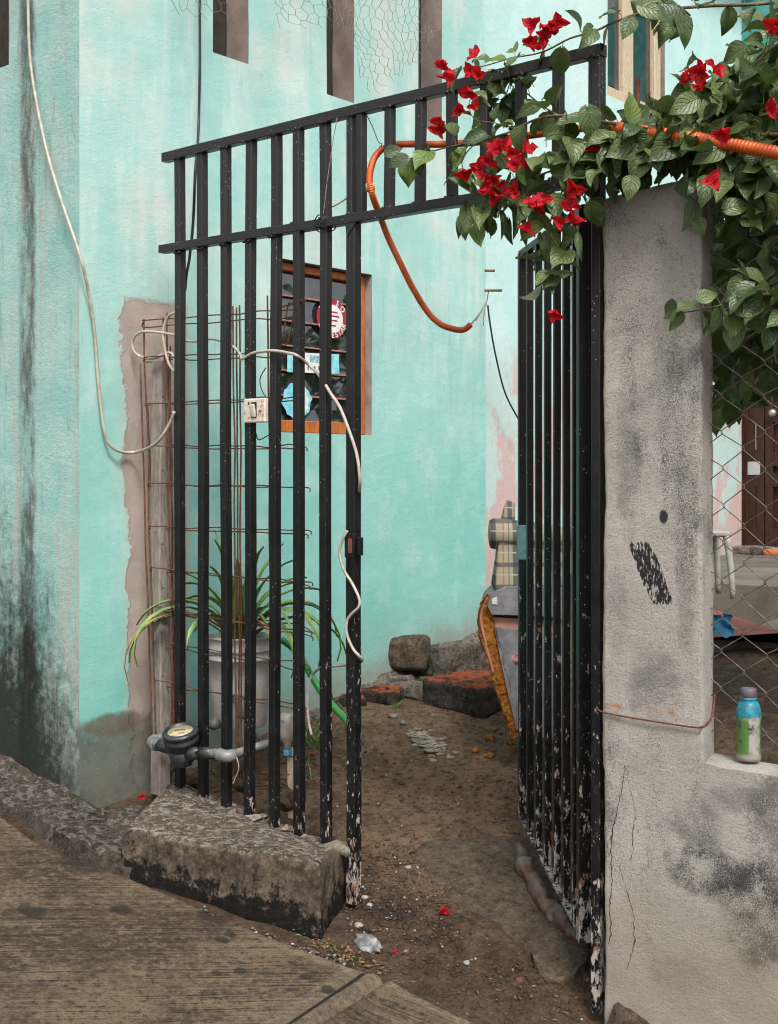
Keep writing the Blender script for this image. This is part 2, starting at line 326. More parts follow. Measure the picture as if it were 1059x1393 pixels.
def m_leafmat():
    m = Mt('leaf'); uv = m.N('ShaderNodeUVMap'); sx = m.N('ShaderNodeSeparateXYZ'); m.L(uv.outputs[0], sx.inputs[0])
    au = m.ma('ABSOLUTE', m.ma('SUBTRACT', sx.outputs[0], .5)); v = sx.outputs[1]
    w = m.ma('FRACT', m.ma('SUBTRACT', m.mul(v, 6.0), m.mul(au, 5.0)))
    vein = m.sm(m.ma('ABSOLUTE', m.ma('SUBTRACT', w, .5)), .36, .49)
    mid = m.sm(au, .035, .008); vv = m.ma('MAXIMUM', m.mul(vein, .55), mid)
    c = m.mix(m.rnd, (.032, .064, .018), (.115, .165, .050))
    c = m.mix(m.sm(m.ma('FRACT', m.mul(m.rnd, 7.3)), .82, .92), c, (.125, .185, .040))
    c = m.mix(m.mul(m.sm(m.noise(25, 4, .7), .5, .75), .25), c, (.16, .20, .13))
    c = m.mix(m.mul(vv, .38), c, (.19, .26, .12))
    g = m.N('ShaderNodeNewGeometry'); c = m.mix(m.mul(g.outputs['Backfacing'], .45), c, (.20, .26, .15))
    m.fin(c, m.sm(m.noise(18, 3), .3, .7, .32, .50), m.ma('SUBTRACT', m.noise(45, 4), m.mul(vv, .8)), 1, .005, spec=.55)
    tr = m.N('ShaderNodeBsdfTranslucent'); tr.inputs['Color'].default_value = (.10, .19, .03, 1)
    mx = m.N('ShaderNodeMixShader'); mx.inputs[0].default_value = .16; o = m.nt.nodes['Material Output']
    m.L(m.b.outputs[0], mx.inputs[1]); m.L(tr.outputs[0], mx.inputs[2]); m.L(mx.outputs[0], o.inputs['Surface']); return m.m
def m_bract():
    m = Mt('red_bract'); uv = m.N('ShaderNodeUVMap'); sx = m.N('ShaderNodeSeparateXYZ'); m.L(uv.outputs[0], sx.inputs[0])
    au = m.ma('ABSOLUTE', m.ma('SUBTRACT', sx.outputs[0], .5))
    w = m.ma('FRACT', m.ma('SUBTRACT', m.mul(sx.outputs[1], 5.0), m.mul(au, 5.0)))
    vv = m.ma('MAXIMUM', m.mul(m.sm(m.ma('ABSOLUTE', m.ma('SUBTRACT', w, .5)), .38, .49), .6), m.sm(au, .04, .01))
    c = m.mix(m.rnd, (.44, .006, .018), (.62, .014, .024))
    c = m.mix(m.sm(m.ma('FRACT', m.mul(m.rnd, 5.7)), .95, .98), c, (.40, .010, .07))
    c = m.mix(m.mul(vv, .4), c, (.36, .006, .012))
    m.fin(c, .55, m.ma('SUBTRACT', m.noise(70, 4), vv), 1, .006, spec=.3)
    tr = m.N('ShaderNodeBsdfTranslucent'); tr.inputs['Color'].default_value = (.75, .012, .012, 1)
    mx = m.N('ShaderNodeMixShader'); mx.inputs[0].default_value = .35; o = m.nt.nodes['Material Output']
    m.L(m.b.outputs[0], mx.inputs[1]); m.L(tr.outputs[0], mx.inputs[2]); m.L(mx.outputs[0], o.inputs['Surface']); return m.m
def m_plaid():
    m = Mt('plaid_upholstery')
    hu = m.add(m.mul(m.x, CP), m.mul(m.y, SP))
    def stripes(a, sc, off, w):
        fr = m.ma('FRACT', m.add(m.mul(a, sc), off)); return m.sm(m.ma('ABSOLUTE', m.ma('SUBTRACT', fr, .5)), w, w*.6)
    c = (.27, .245, .175)
    c = m.mix(m.mul(stripes(m.z, 11, .2, .13), .75), c, (.045, .045, .06)); c = m.mix(m.mul(stripes(hu, 11, .5, .14), .75), c, (.03, .035, .055))
    c = m.mix(m.mul(stripes(hu, 11, .05, .045), .7), c, (.28, .07, .06)); c = m.mix(m.mul(stripes(m.z, 11, .65, .04), .8), c, (.36, .33, .25))
    c = m.mix(m.mul(stripes(hu, 11, .8, .03), .7), c, (.06, .08, .06))
    return m.fin(c, .9, m.noise(400, 2), .6, .002, spec=.2)
def m_glass():
    m = Mt('dusty_dark_glass'); n = m.noise(14, 5, .7); st = m.noise(20, 5, .7, st=(1, 1, .2))
    c = m.mix(m.mul(m.sm(m.add(n, m.mul(st, .4)), .66, .9), .25), (.008, .010, .012), (.12, .13, .13))
    return m.fin(c, m.sm(n, .3, .7, .012, .04), None, spec=1.0, IOR=1.75)
def m_wood(name, a, b, rough=.6, st=(6, 6, 1)):
    m = Mt(name); n = m.noise(14, 6, .7, st=st); f = m.noise(40, 5, .7, off=3)
    c = m.mix(m.sm(n, .38, .62), a, b); c = m.mix(m.mul(m.sm(f, .56, .7), .5), c, tuple(x*.35 for x in b))
    return m.fin(c, rough, n, .6, .003, spec=.3)
def m_foam():
    m = Mt('orange_foam'); n = m.noise(40, 6, .75); n2 = m.noise(10, 4, off=2)
    c = m.mix(m.sm(n, .4, .6), (.42, .17, .035), (.24, .085, .018)); c = m.mix(m.mul(m.sm(n2, .5, .65), .6), c, (.48, .24, .07))
    c = m.mix(m.mul(m.sm(n, .42, .3), .7), c, (.12, .045, .012))
    return m.fin(c, .95, n, 1, .012, h2=m.noise(250, 3), h2d=.003, spec=.1)
def m_bottle():
    m = Mt('printed_drink_sleeve'); n = m.noise(38, 3, .6, off=3); n2 = m.noise(60, 2, .6, off=7)
    q = P(1019, 985, .06); zz = m.ma('SUBTRACT', m.z, q.z)
    c = m.mix(m.sm(n2, .4, .6), (.30, .28, .25), (.20, .185, .16))
    c = m.mix(m.sm(m.add(zz, m.mul(m.ma('SUBTRACT', n, .5), .03)), .018, .026), c, m.mix(m.sm(n2, .45, .6), (.012, .13, .18), (.02, .21, .27)))
    hu = m.add(m.mul(m.x, CP), m.mul(m.y, SP)); hq = q.x*CP+q.y*SP
    gx = m.ma('ABSOLUTE', m.ma('SUBTRACT', m.ma('SUBTRACT', hu, hq), .004))
    c = m.mix(m.mul(m.sm(m.add(gx, m.mul(n, .01)), .018, .022), m.sm(zz, .03, .01)), c, (.07, .15, .03))
    c = m.mix(m.mul(m.spot((q.x, q.y, q.z-.045), (.02, .02, .022), .3, 1.5, n2), .9), c, (.015, .12, .20))
    c = m.mix(m.mul(m.sm(n2, .60, .66), m.sm(zz, .04, .0)), c, (.04, .05, .06))
    c = m.mix(m.sm(zz, -.07, -.08), c, (.26, .235, .20))
    return m.fin(c, .35, None, spec=.5)
MAT = dict(
    turq=m_turq(), facade=m_facade(), pink=m_pink(), far=m_far(),
    conc=crackless_concrete('weathered_concrete', (.465, .43, .385), (.075, .070, .066), .78),
    pave=m_pavement(), dirt=m_dirt(),
    block=m_rough('rough_plinth_concrete', (.235, .180, .132), (.125, .096, .072), .85),
    rubble=m_rough('rubble_stone', (.22, .19, .155), (.10, .084, .068), .4, False),
    brown=m_rough('earthy_block', (.175, .128, .095), (.095, .068, .050), 0, False),
    redtop=m_rough('red_painted_rubble', (.085, .07, .058), (.032, .028, .024), 0, False, True),
    ledge=m_rough('crumbling_footing', (.135, .108, .086), (.062, .049, .038), .4, False), patch=m_rough('trodden_cement', (.205, .155, .115), (.15, .11, .08), 0, False),
    black=m_black(), rust=m_rust(), leaf=m_leafmat(), bract=m_bract(), plaid=m_plaid(), glass=m_glass(), foam=m_foam(), bottle=m_bottle(),
    cement=simple('bare_cement', (.33, .27, .24), (.24, .20, .18), .9, 9, bump=.004),
    slotcem=simple('dusty_cement', (.27, .215, .19), (.19, .15, .13), .9, 7, bump=.004),
    orangewood=m_wood('orange_varnished_wood', (.46, .150, .036), (.30, .088, .024), .45),
    creamwood=m_wood('cream_window_wood', (.55, .46, .34), (.46, .35, .23), .5),
    darkwood=m_wood('dark_brown_wood', (.055, .022, .014), (.03, .013, .009), .45),
    louvre=simple('copper_louvre_edge', (.34, .16, .11), (.24, .11, .08), .4, 30),
    greywood=m_wood('weathered_post', (.28, .245, .215), (.19, .16, .14), .85),
    white_cable=simple('cream_cable', (.46, .42, .36), (.33, .29, .24), .5, 30),
    black_cable=simple('black_cable', (.012, .012, .014), rough=.5), wire=simple('galvanised_wire', (.22, .20, .19), (.11, .075, .055), .55, 40, metal=.3),
    thin=simple('dull_wire', (.28, .25, .22), (.12, .09, .07), .6, 60),
    orange=simple('orange_conduit', (.60, .115, .014), (.42, .060, .010), .42, 12, bump=.001),
    stem=simple('woody_stem', (.17, .115, .07), (.075, .055, .03), .85, 40, bump=.002), petiole=simple('green_petiole', (.15, .19, .06), (.17, .10, .05), .7, 15),
    plastic=simple('aged_white_plastic', (.33, .315, .285), (.22, .20, .17), .45, 14), switch=simple('grubby_ivory_plastic', (.62, .58, .50), (.50, .42, .32), .4, 60),
    pvc=simple('grey_pvc', (.185, .19, .19), (.12, .12, .118), .45, 20), meter=simple('black_meter_plastic', (.016, .017, .019), (.035, .035, .037), .38, 30, bump=.001),
    dial=simple('yellowed_dial', (.48, .42, .27), (.30, .24, .13), .3, 60), bucket=simple('dirty_white_bucket', (.58, .56, .52), (.42, .39, .35), .5, 8),
    blade=simple('strappy_leaf', (.20, .32, .085), (.11, .20, .05), .4, 10), deadblade=simple('dry_leaf', (.42, .24, .09), (.25, .12, .05), .8, 20),
    hose=simple('green_hose', (.035, .27, .055), (.03, .18, .04), .35, 10), potsoil=simple('pot_soil', (.05, .035, .025), rough=.95, bump=.01, bs=60),
    grass=simple('weed_green', (.13, .22, .06), (.09, .16, .05), .6, 30), vinyl=simple('grey_vinyl', (.20, .20, .21), (.125, .125, .132), .6, 18, bump=.003, bs=60),
    pinkboard=simple('pink_board', (.42, .20, .14), (.34, .16, .11), .7, 20), vinyl2=simple('pale_label', (.6, .6, .56), rough=.7),
    cloth=simple('wet_grey_cloth', (.105, .086, .070), (.075, .030, .014), .5, 13, bump=.004, bs=50), rag=simple('pink_rag', (.34, .22, .2), (.1, .07, .07), .9, 30, bump=.004),
    lockteal=simple('teal_lock_paint', (.16, .36, .33), (.10, .24, .22), .5, 30), rustpaint=m_rough('rust_and_cream_paint', (.42, .36, .32), (.32, .13, .04), 0, False),
    screw=simple('bare_screw', (.5, .45, .36), metal=.7, rough=.4), hole=simple('dark_void', (.006, .005, .005), rough=.95),
    crack=simple('crack_gap_shade', (.035, .028, .022), rough=.95), slab=simple('courtyard_cement', (.145, .122, .098), (.08, .066, .053), .8, 3, bump=.004, bs=40),
    redfloor=simple('red_floor_paint', (.27, .060, .036), (.17, .05, .032), .7, 7, bump=.003), bluebag=simple('blue_plastic', (.02, .26, .48), (.02, .18, .36), .3, 12),
    redstick=simple('crimson_print', (.33, .018, .04), (.25, .02, .035), .5), whitestick=simple('white_paper', (.72, .72, .70), (.60, .62, .62), .5), bluestick=simple('cyan_print', (.12, .50, .58), (.30, .62, .68), .5, 25),
    bluestick2=simple('deep_cyan_print', (.02, .34, .46), rough=.5), blackprint=simple('black_print', (.03, .03, .04), rough=.6), frost=simple('frosted_glass', (.42, .44, .42), (.33, .35, .33), .35, 6),
    brick=simple('orange_brick', (.50, .15, .05), (.36, .11, .045), .85, 20, bump=.005), stone1=simple('grey_pebble', (.17, .158, .147), (.10, .095, .09), .7, 40, bump=.002),
    stone2=simple('pale_pebble', (.34, .32, .30), (.22, .205, .19), .7, 40, bump=.002), stone3=simple('brown_pebble', (.09, .06, .043), (.045, .032, .024), .8, 40, bump=.002),
    pale=simple('veined_pale_stone', (.30, .29, .285), (.10, .098, .10), .6, 22, bump=.004, bs=40), litter=simple('leaf_litter', (.25, .13, .05), (.10, .05, .02), .8, 30), bluefoam=simple('blue_cap', (.03, .22, .38), rough=.5), redcap=simple('rust_red_cap', (.20, .045, .018), (.015, .11, .17), .5, 60),
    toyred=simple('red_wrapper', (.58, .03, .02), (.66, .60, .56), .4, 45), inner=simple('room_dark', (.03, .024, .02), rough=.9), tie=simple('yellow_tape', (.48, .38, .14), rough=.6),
    mortar=m_rough('spilt_mortar', (.52, .46, .39), (.36, .31, .25), .3, False), chicken=simple('chicken_wire', (.26, .24, .22), (.16, .10, .08), .5, 40, metal=.2),
)

# ---------------------------------------------------------------- mesh builder
class MB:
    def __init__(s): s.v = []; s.f = []; s.sm = []; s.uv = {}
    def add(s, vs, fs, smooth=False, uvs=None):
        b = len(s.v); s.v += [V(x) for x in vs]
        for f in fs: s.f.append(tuple(b+i for i in f)); s.sm.append(smooth)
        if uvs:
            for i, q in enumerate(uvs): s.uv[b+i] = q
        return s
    def box(s, c, h, ax=None, ch=0.0):
        """chamfered box, centre c, half sizes h, axes ax"""
        X, Y, Zz = ax or (V((1, 0, 0)), V((0, 1, 0)), V((0, 0, 1))); c = V(c)
        if ch <= 0:
            vs = [c+X*(i*h[0])+Y*(j*h[1])+Zz*(k*h[2]) for k in (-1, 1) for (i, j) in ((-1, -1), (1, -1), (1, 1), (-1, 1))]
            return s.add(vs, [(3, 2, 1, 0), (4, 5, 6, 7), (0, 1, 5, 4), (1, 2, 6, 5), (2, 3, 7, 6), (3, 0, 4, 7)])
        vs = []; idx = {}
        for i in (-1, 1):
            for j in (-1, 1):
                for k in (-1, 1):
                    for a in range(3):
                        hh = [h[0]-ch, h[1]-ch, h[2]-ch]; hh[a] = h[a]
                        idx[(i, j, k, a)] = len(vs); vs.append(c+X*(i*hh[0])+Y*(j*hh[1])+Zz*(k*hh[2]))
        fs = []
        for a in range(3):
            o = [q for q in range(3) if q != a]
            for sg in (-1, 1):
                q = []
                for (p1, p2) in ((-1, -1), (1, -1), (1, 1), (-1, 1)):
                    e = [0, 0, 0]; e[a] = sg; e[o[0]] = p1; e[o[1]] = p2; q.append(idx[tuple(e)+(a,)])
                fs.append(tuple(q))
        for a in range(3):
            o = [q for q in range(3) if q != a]
            for p1 in (-1, 1):
                for p2 in (-1, 1):
                    e0 = [0, 0, 0]; e0[o[0]] = p1; e0[o[1]] = p2; e1 = list(e0); e0[a] = -1; e1[a] = 1
                    fs.append((idx[tuple(e0)+(o[0],)], idx[tuple(e1)+(o[0],)], idx[tuple(e1)+(o[1],)], idx[tuple(e0)+(o[1],)]))
        for i in (-1, 1):
            for j in (-1, 1):
                for k in (-1, 1): fs.append(tuple(idx[(i, j, k, a)] for a in range(3)))
        return s.add(vs, fs)
    def bar(s, a, b, w, d, side=None, ch=.0018, wob=0.0, n=1):
        """square bar from a to b; side = direction of width w, the other of depth d"""
        a, b = V(a), V(b); ax = (b-a).normalized(); X = (V(side) if side else V((1, 0, 0))); X = (X-ax*X.dot(ax)).normalized(); Y = ax.cross(X)
        prof = []
        for (i, j, e) in ((-1, -1, 0), (-1, -1, 1), (1, -1, 1), (1, -1, 0), (1, 1, 0), (1, 1, 1), (-1, 1, 1), (-1, 1, 0)):
            prof.append((i*(w/2-(ch if e else 0)), j*(d/2-(0 if e else ch))))
        vs = []; rs = R.random()*50
        for k in range(n+1):
            t = k/n; c = a.lerp(b, t)
            if wob: c = c+X*noise.noise(V((t*3, rs, 0)))*wob+Y*noise.noise(V((t*3, rs, 9)))*wob
            vs += [c+X*x+Y*y for x, y in prof]
        fs = []
        for k in range(n):
            for q in range(8): fs.append((k*8+q, k*8+(q+1) % 8, (k+1)*8+(q+1) % 8, (k+1)*8+q))
        fs.append(tuple(range(7, -1, -1))); fs.append(tuple(n*8+q for q in range(8)))
        return s.add(vs, fs)
    def tube(s, pts, r, n=8, smoothn=4, cap=True, rf=None):
        pts = [V(p) for p in pts]
        if smoothn > 1 and len(pts) > 2: pts = spline(pts, smoothn)
        rs = r if isinstance(r, (list, tuple)) else None
        m = len(pts); vs = []; nrm = None
        for i, p in enumerate(pts):
            t = (pts[min(i+1, m-1)]-pts[max(i-1, 0)]).normalized()
            if nrm is None:
                nrm = t.orthogonal().normalized()
            nrm = (nrm-t*nrm.dot(t)); nrm = nrm.normalized() if nrm.length > 1e-6 else t.orthogonal().normalized()
            b = t.cross(nrm); q = i/(m-1)
            rr = (rs[0]+(rs[1]-rs[0])*q) if rs else r
            if rf: rr = rf(i, q, p)
            vs += [p+(nrm*cos(2*pi*k/n)+b*sin(2*pi*k/n))*rr for k in range(n)]
        fs = [(i*n+k, i*n+(k+1) % n, (i+1)*n+(k+1) % n, (i+1)*n+k) for i in range(m-1) for k in range(n)]
        if cap: fs += [tuple(range(n-1, -1, -1)), tuple((m-1)*n+k for k in range(n))]
        return s.add(vs, fs, True)
    def lathe(s, prof, c, n=24, ax=None, smooth=True, wob=0):
        X, Y, Zz = ax or (V((1, 0, 0)), V((0, 1, 0)), V((0, 0, 1))); c = V(c)
        vs = [c+X*(r*cos(2*pi*k/n))+Y*(r*sin(2*pi*k/n))+Zz*z for r, z in prof for k in range(n)]; m = len(prof)
        fs = [(i*n+k, i*n+(k+1) % n, (i+1)*n+(k+1) % n, (i+1)*n+k) for i in range(m-1) for k in range(n)]
        fs += [tuple(range(n-1, -1, -1)), tuple((m-1)*n+k for k in range(n))]
        return s.add(vs, fs, smooth)
    def prism(s, poly, d):
        """poly: list of points, extruded by vector d"""
        n = len(poly); vs = [V(p) for p in poly]+[V(p)+V(d) for p in poly]
        return s.add(vs, [tuple(range(n-1, -1, -1)), tuple(range(n, 2*n))]+[(i, (i+1) % n, n+(i+1) % n, n+i) for i in range(n)])
    def hexa(s, c8, res=.015, amp=.006, sc=12, rnd=0.0, seed=0, amp2=.0, rfun=None, split=False):
        """trilinear block from 8 corners (bottom 4 ccw, top 4 ccw), faces subdivided and roughened"""
        c8 = [V(q) for q in c8]
        def pt(a, b, c):
            bt = c8[0].lerp(c8[1], a).lerp(c8[3].lerp(c8[2], a), b); tp = c8[4].lerp(c8[5], a).lerp(c8[7].lerp(c8[6], a), b)
            return bt.lerp(tp, c)
        ctr = pt(.5, .5, .5)
        L = [(c8[1]-c8[0]).length, (c8[3]-c8[0]).length, (c8[4]-c8[0]).length]
        N = [max(2, int(l/res)) for l in L]
        cache = {}; vs = []
        def vid(i, j, k, g=0):
            key = (i, j, k, g if split else 0)
            if key in cache: return cache[key]
            a, b, c = i/N[0], j/N[1], k/N[2]
            p = pt(a, b, c)
            e = [min(a, 1-a)*L[0], min(b, 1-b)*L[1], min(c, 1-c)*L[2]]
            if rnd:
                es = sorted(e)[:2]; q = max(0, 1-es[1]/rnd)*(rfun(p) if rfun else 1)
                p = p+(ctr-p).normalized()*rnd*.55*q*q
            so = V((seed*3.1, seed*1.7, 0))
            p = p+noise.noise_vector((p+so)*sc)*amp+noise.noise_vector((p+so)*sc*3.1)*amp*.45+noise.noise_vector((p+so)*sc*8)*amp*.22
            if amp2: p = p+noise.noise_vector((p+so)*3)*amp2
            cache[key] = len(vs); vs.append(p); return cache[key]
        fs = []
        for i in range(N[0]):
            for j in range(N[1]):
                fs.append((vid(i, j, 0, 1), vid(i, j+1, 0, 1), vid(i+1, j+1, 0, 1), vid(i+1, j, 0, 1))); fs.append((vid(i, j, N[2], 1), vid(i+1, j, N[2], 1), vid(i+1, j+1, N[2], 1), vid(i, j+1, N[2], 1)))
        for i in range(N[0]):
            for k in range(N[2]):
                fs.append((vid(i, 0, k), vid(i+1, 0, k), vid(i+1, 0, k+1), vid(i, 0, k+1))); fs.append((vid(i, N[1], k), vid(i, N[1], k+1), vid(i+1, N[1], k+1), vid(i+1, N[1], k)))
        for j in range(N[1]):
            for k in range(N[2]):
                fs.append((vid(0, j, k), vid(0, j, k+1), vid(0, j+1, k+1), vid(0, j+1, k))); fs.append((vid(N[0], j, k), vid(N[0], j+1, k), vid(N[0], j+1, k+1), vid(N[0], j, k+1)))
        return s.add(vs, fs, True)
    def rock(s, c, r, seed=0, sq=(1, 1, .7), n=7, amp=.35):
        vs = []; fs = []; c = V(c)
        rot = Matrix.Rotation(seed*1.7, 3, 'Z')
        for i in range(n+1):
            for k in range(2*n):
                th = pi*i/n; ph = 2*pi*k/(2*n); d = V((sin(th)*cos(ph), sin(th)*sin(ph), cos(th)))
                q = 1+noise.noise(d*1.6+V((seed*3.3, 0, 0)))*amp+noise.noise(d*4+V((seed, 4, 0)))*amp*.35+noise.noise(d*11+V((seed, 4, 0)))*amp*.15
                vs.append(c+rot @ V((d.x*sq[0], d.y*sq[1], d.z*sq[2]))*r*q)
        m = 2*n
        fs = [(i*m+k, (i+1)*m+k, (i+1)*m+(k+1) % m, i*m+(k+1) % m) for i in range(n) for k in range(m)]
        return s.add(vs, fs, True)
    def leaf(s, base, d, nrm, L, W, fold=.25, curl=.35, heart=.1, wave=.06, nl=7, prof=None):
        d = d.normalized(); nrm = (nrm-d*nrm.dot(d)).normalized(); X = d.cross(nrm)
        prof = prof or ((0, .10), (.07, .62), (.2, .95), (.38, 1.0), (.56, .80), (.74, .48), (.88, .20), (1, .0))
        vs = []; uv = []; cols = (-1, -.5, 0, .5, 1); ph = R.random()*6
        pos = base.copy(); ang = R.uniform(-.1, .25); last = 0
        for (t, w) in prof:
            ang2 = ang-curl*t*t*1.6
            dd = d*cos(ang2)+nrm*sin(ang2)
            pos = pos+dd*(t-last)*L; last = t; nn = nrm*cos(ang2)-d*sin(ang2)
            for c in cols:
                a = abs(c); off = -heart*L*a*a*(1-t)**6
                vs.append(pos+X*(c*w*W/2*cos(fold*a))+nn*(a*w*W/2*fold+sin(t*9+ph+c*2)*wave*W*.5*a)+d*off); uv.append((.5+c/2, t))
        n = len(prof); fs = [(i*5+k, i*5+k+1, (i+1)*5+k+1, (i+1)*5+k) for i in range(n-1) for k in range(4)]
        return s.add(vs, fs, True, uv)
    def mesh(s, name, mat, org):
        me = bpy.data.meshes.new(name); o = V(org)
        me.from_pydata([tuple(v-o) for v in s.v], [], s.f); me.materials.append(mat)
        me.polygons.foreach_set('use_smooth', s.sm)
        if s.uv:
            ul = me.uv_layers.new(name='UVMap'); dflt = (0, 0)
            for l in me.loops: ul.data[l.index].uv = s.uv.get(l.vertex_index, dflt)
        me.update(); return me
    def cen(s):
        a = [min(v[i] for v in s.v) for i in range(3)]; b = [max(v[i] for v in s.v) for i in range(3)]
        return V(((a[0]+b[0])/2, (a[1]+b[1])/2, a[2]))
    def build(s, name, mat, parent=None, label=None):
        m = MAT[mat] if isinstance(mat, str) else mat
        org = V((0, 0, 0))
        if parent is not None:
            q = parent
            while q is not None: org += q.location; q = q.parent
            ob = bpy.data.objects.new(name, s.mesh(name, m, org)); ob.parent = parent
        else:
            org = s.cen(); ob = bpy.data.objects.new(name, s.mesh(name, m, org)); ob.location = org
        COL.objects.link(ob)
        if label: ob['label'] = label
        return ob
def tag(o, label, cat, group=None, kind=None):
    o['label'] = label
    if cat: o['category'] = cat
    if group: o['group'] = group
    if kind: o['kind'] = kind
    return o
def thing(name, loc, label, cat, group=None):
    o = bpy.data.objects.new(name, None); o.location = V(loc); o.empty_display_size = .05; COL.objects.link(o); return tag(o, label, cat, group)
def spline(pts, k):
    out = []; n = len(pts)
    for i in range(n-1):
        p0, p1, p2, p3 = pts[max(i-1, 0)], pts[i], pts[i+1], pts[min(i+2, n-1)]
        for j in range(k):
            t = j/k; out.append(.5*((2*p1)+(p2-p0)*t+(2*p0-5*p1+4*p2-p3)*t*t+(3*p1-p0-3*p2+p3)*t**3))
    out.append(pts[-1]); return out
def resample(pts, step):
    L = [0]
    for a, b in zip(pts, pts[1:]): L.append(L[-1]+(b-a).length)
    n = max(2, int(L[-1]/step)); out = []; j = 0
    for i in range(n+1):
        d = L[-1]*i/n
        while j < len(L)-2 and L[j+1] < d: j += 1
        out.append(pts[j].lerp(pts[j+1], (d-L[j])/max(1e-9, L[j+1]-L[j])))
    return out
def structure(o, label=None):
    o['kind'] = 'structure'
    if label: o['label'] = label
    return o
# ---------------------------------------------------------------- ground, pavement
def axis(lo, hi, fine, far):
    a = []; x = lo
    while x <= hi: a.append(x); x += fine
    g = fine; x = a[-1]
    while x < far: g *= 1.35; x += g; a.append(x)
    g = fine; x = a[0]; pre = []
    while x > -far: g *= 1.35; x -= g; pre.append(x)
    return pre[::-1]+a
xs = axis(-1.35, 1.2, .0105, 150); ys = axis(-.65, 2.6, .0105, 150)
mb = MB(); nx = len(xs)
mb.add([(x, y, Hn(x, y)) for y in ys for x in xs], [(j*nx+i, j*nx+i+1, (j+1)*nx+i+1, (j+1)*nx+i) for j in range(len(ys)-1) for i in range(nx-1)], True)
structure(mb.build('ground', 'dirt'), 'brown packed dirt strewn with grit')

# pavement: sheet from the broken edge line out into the street
E = [(-500, 850), (-150, 1030), (-60, 1078), (0, 1108), (60, 1150), (155, 1185), (200, 1203), (300, 1246), (400, 1286), (480, 1314), (525, 1331), (590, 1362), (660, 1395), (800, 1462), (1000, 1560), (1400, 1780)]
def ZP(u, v):
    q = Z(u, v, .1)
    for _ in range(6): q = Z(u, v, .09-.12*clamp(q.x, -3, 3)+.004)
    return q
ep = resample(spline([ZP(*e) for e in E], 6), .012)
ja, jb = ZP(525, 1331), ZP(430, 1393); jd = (jb-ja); jd.z = 0; jd.normalize()
outd = V((.05, -1, 0)).normalized(); outs = [0, .006, .014]; x = .014
while x < 1.5: x += .014; outs.append(x)
while x < 60: x += (x-1.4)*.5; outs.append(x)
vs = []
for i, e in enumerate(ep):
    jig = noise.noise(V((e.x*9, e.y*9, 2)))*.012+noise.noise(V((e.x*40, e.y*40, 5)))*.005
    for k, o in enumerate(outs):
        q = e+outd*(o-jig*max(0, 1-o/.1))
        z = .09-.12*clamp(q.x, -3, 3)+.004
        if k == 0: z -= .05
        elif k == 1: z -= .004
        r = q-ja; dist = r.x*jd.y-r.y*jd.x; al = r.dot(jd)
        if al > -.02: z += .008*math.exp(-((abs(dist)-.032)/.016)**2)-.014*math.exp(-(dist/.011)**2)
        z += noise.noise(V((q.x*2, q.y*2, 0)))*.004+noise.noise(V((q.x*30, q.y*30, 0)))*.0012
        vs.append(V((q.x, q.y, z)))
m = len(outs); kk_ = min(range(len(ep)), key=lambda i: (ep[i]-ja).length)
mb = MB().add(vs, [(i*m+k, i*m+k+1, (i+1)*m+k+1, (i+1)*m+k) for i in range(len(ep)-1) for k in range(m-1)], True, [(o, clamp((i-kk_+60)/80, 0, 1)) for i in range(len(ep)) for o in outs])
structure(mb.build('pavement', 'pave'), 'brushed concrete pavement with a scored joint')

# courtyard floor
eL, eR = Z(972, 869, .88), Z(1059, 863, .88); ed = (eR-eL).normalized()
A = eL-ed*.12; B = eL+ed*9
mb = MB(); poly = [A, B, V((9, 8, .88)), V((-1.5, 8, .88)), V((-1.5, 3.5, .88)), V((.5, 3.5, .88)), V((.62, 1.5, .88))]
poly = [V((q.x, q.y, .88)) for q in poly]
mb.prism([q-V((0, 0, .6)) for q in poly], (0, 0, .6)); structure(mb.build('courtyard_floor', 'slab'), 'raised cement floor of the courtyard')
poly = [Z(955, 823, .884), Z(1059, 858, .884), Z(1120, 878, .884), eR+ed*.3+V((0, .012, .004)), eL-ed*.09+V((0, .012, .004))]
MB().prism([V((q.x, q.y, .8802)) for q in poly], (0, 0, .004)).build('painted_strip', 'redfloor', None)
structure(bpy.data.objects['painted_strip'], 'red painted strip along the courtyard step')
# retaining wall of the raised bed behind the pillar
rw = thing('retaining_wall', (.85, .7, .0), 'low dark cement wall holding the raised bed beside the open gate leaf', 'wall')
mb = MB()
for a, b in ((R0, R1), (R1, R2)):
    d = (b-a).normalized(); n = V((d.y, -d.x)); q = [a-n*.02, b-n*.02, b+n*.07, a+n*.07]
    q = [q[0], q[3], q[2], q[1]]
    mb.hexa([V((w.x, w.y, 0)) for w in q]+[V((w.x, w.y, .735)) for w in q], .03, .006)
mb.build('wall_body', 'rubble', rw)
# patch of trodden cement in the passage
poly = [(558, 1160), (585, 1143), (640, 1139), (706, 1138), (760, 1165), (812, 1235), (806, 1290), (770, 1330), (735, 1322), (722, 1290), (690, 1268), (676, 1252), (650, 1241), (632, 1236), (618, 1226), (604, 1208), (590, 1196), (577, 1176)]
pp = [GR(u, v, .015) for u, v in poly]; pq = resample(spline(pp+[pp[0]], 4), .012)
pq = [q+V((noise.noise(q*45)*.008, noise.noise(q*45+V((5, 5, 5)))*.008, 0)) for q in pq]; pq = [V((q.x, q.y, H(q.x, q.y)-.035+.011)) for q in pq]
cc = sum(pq, V())/len(pq); vs = []; rings = 14
for r in range(rings+1):
    t = r/rings
    for q in pq:
        w = q.lerp(cc, t); w.z = H(w.x, w.y)-.035+.016+noise.noise(w*9)*.004+noise.noise(w*40)*.0012
        if r == 0: w.z -= .004
        vs.append(w)
vs = [V((q.x, q.y, q.z-.04)) for q in pq]+vs; n = len(pq)
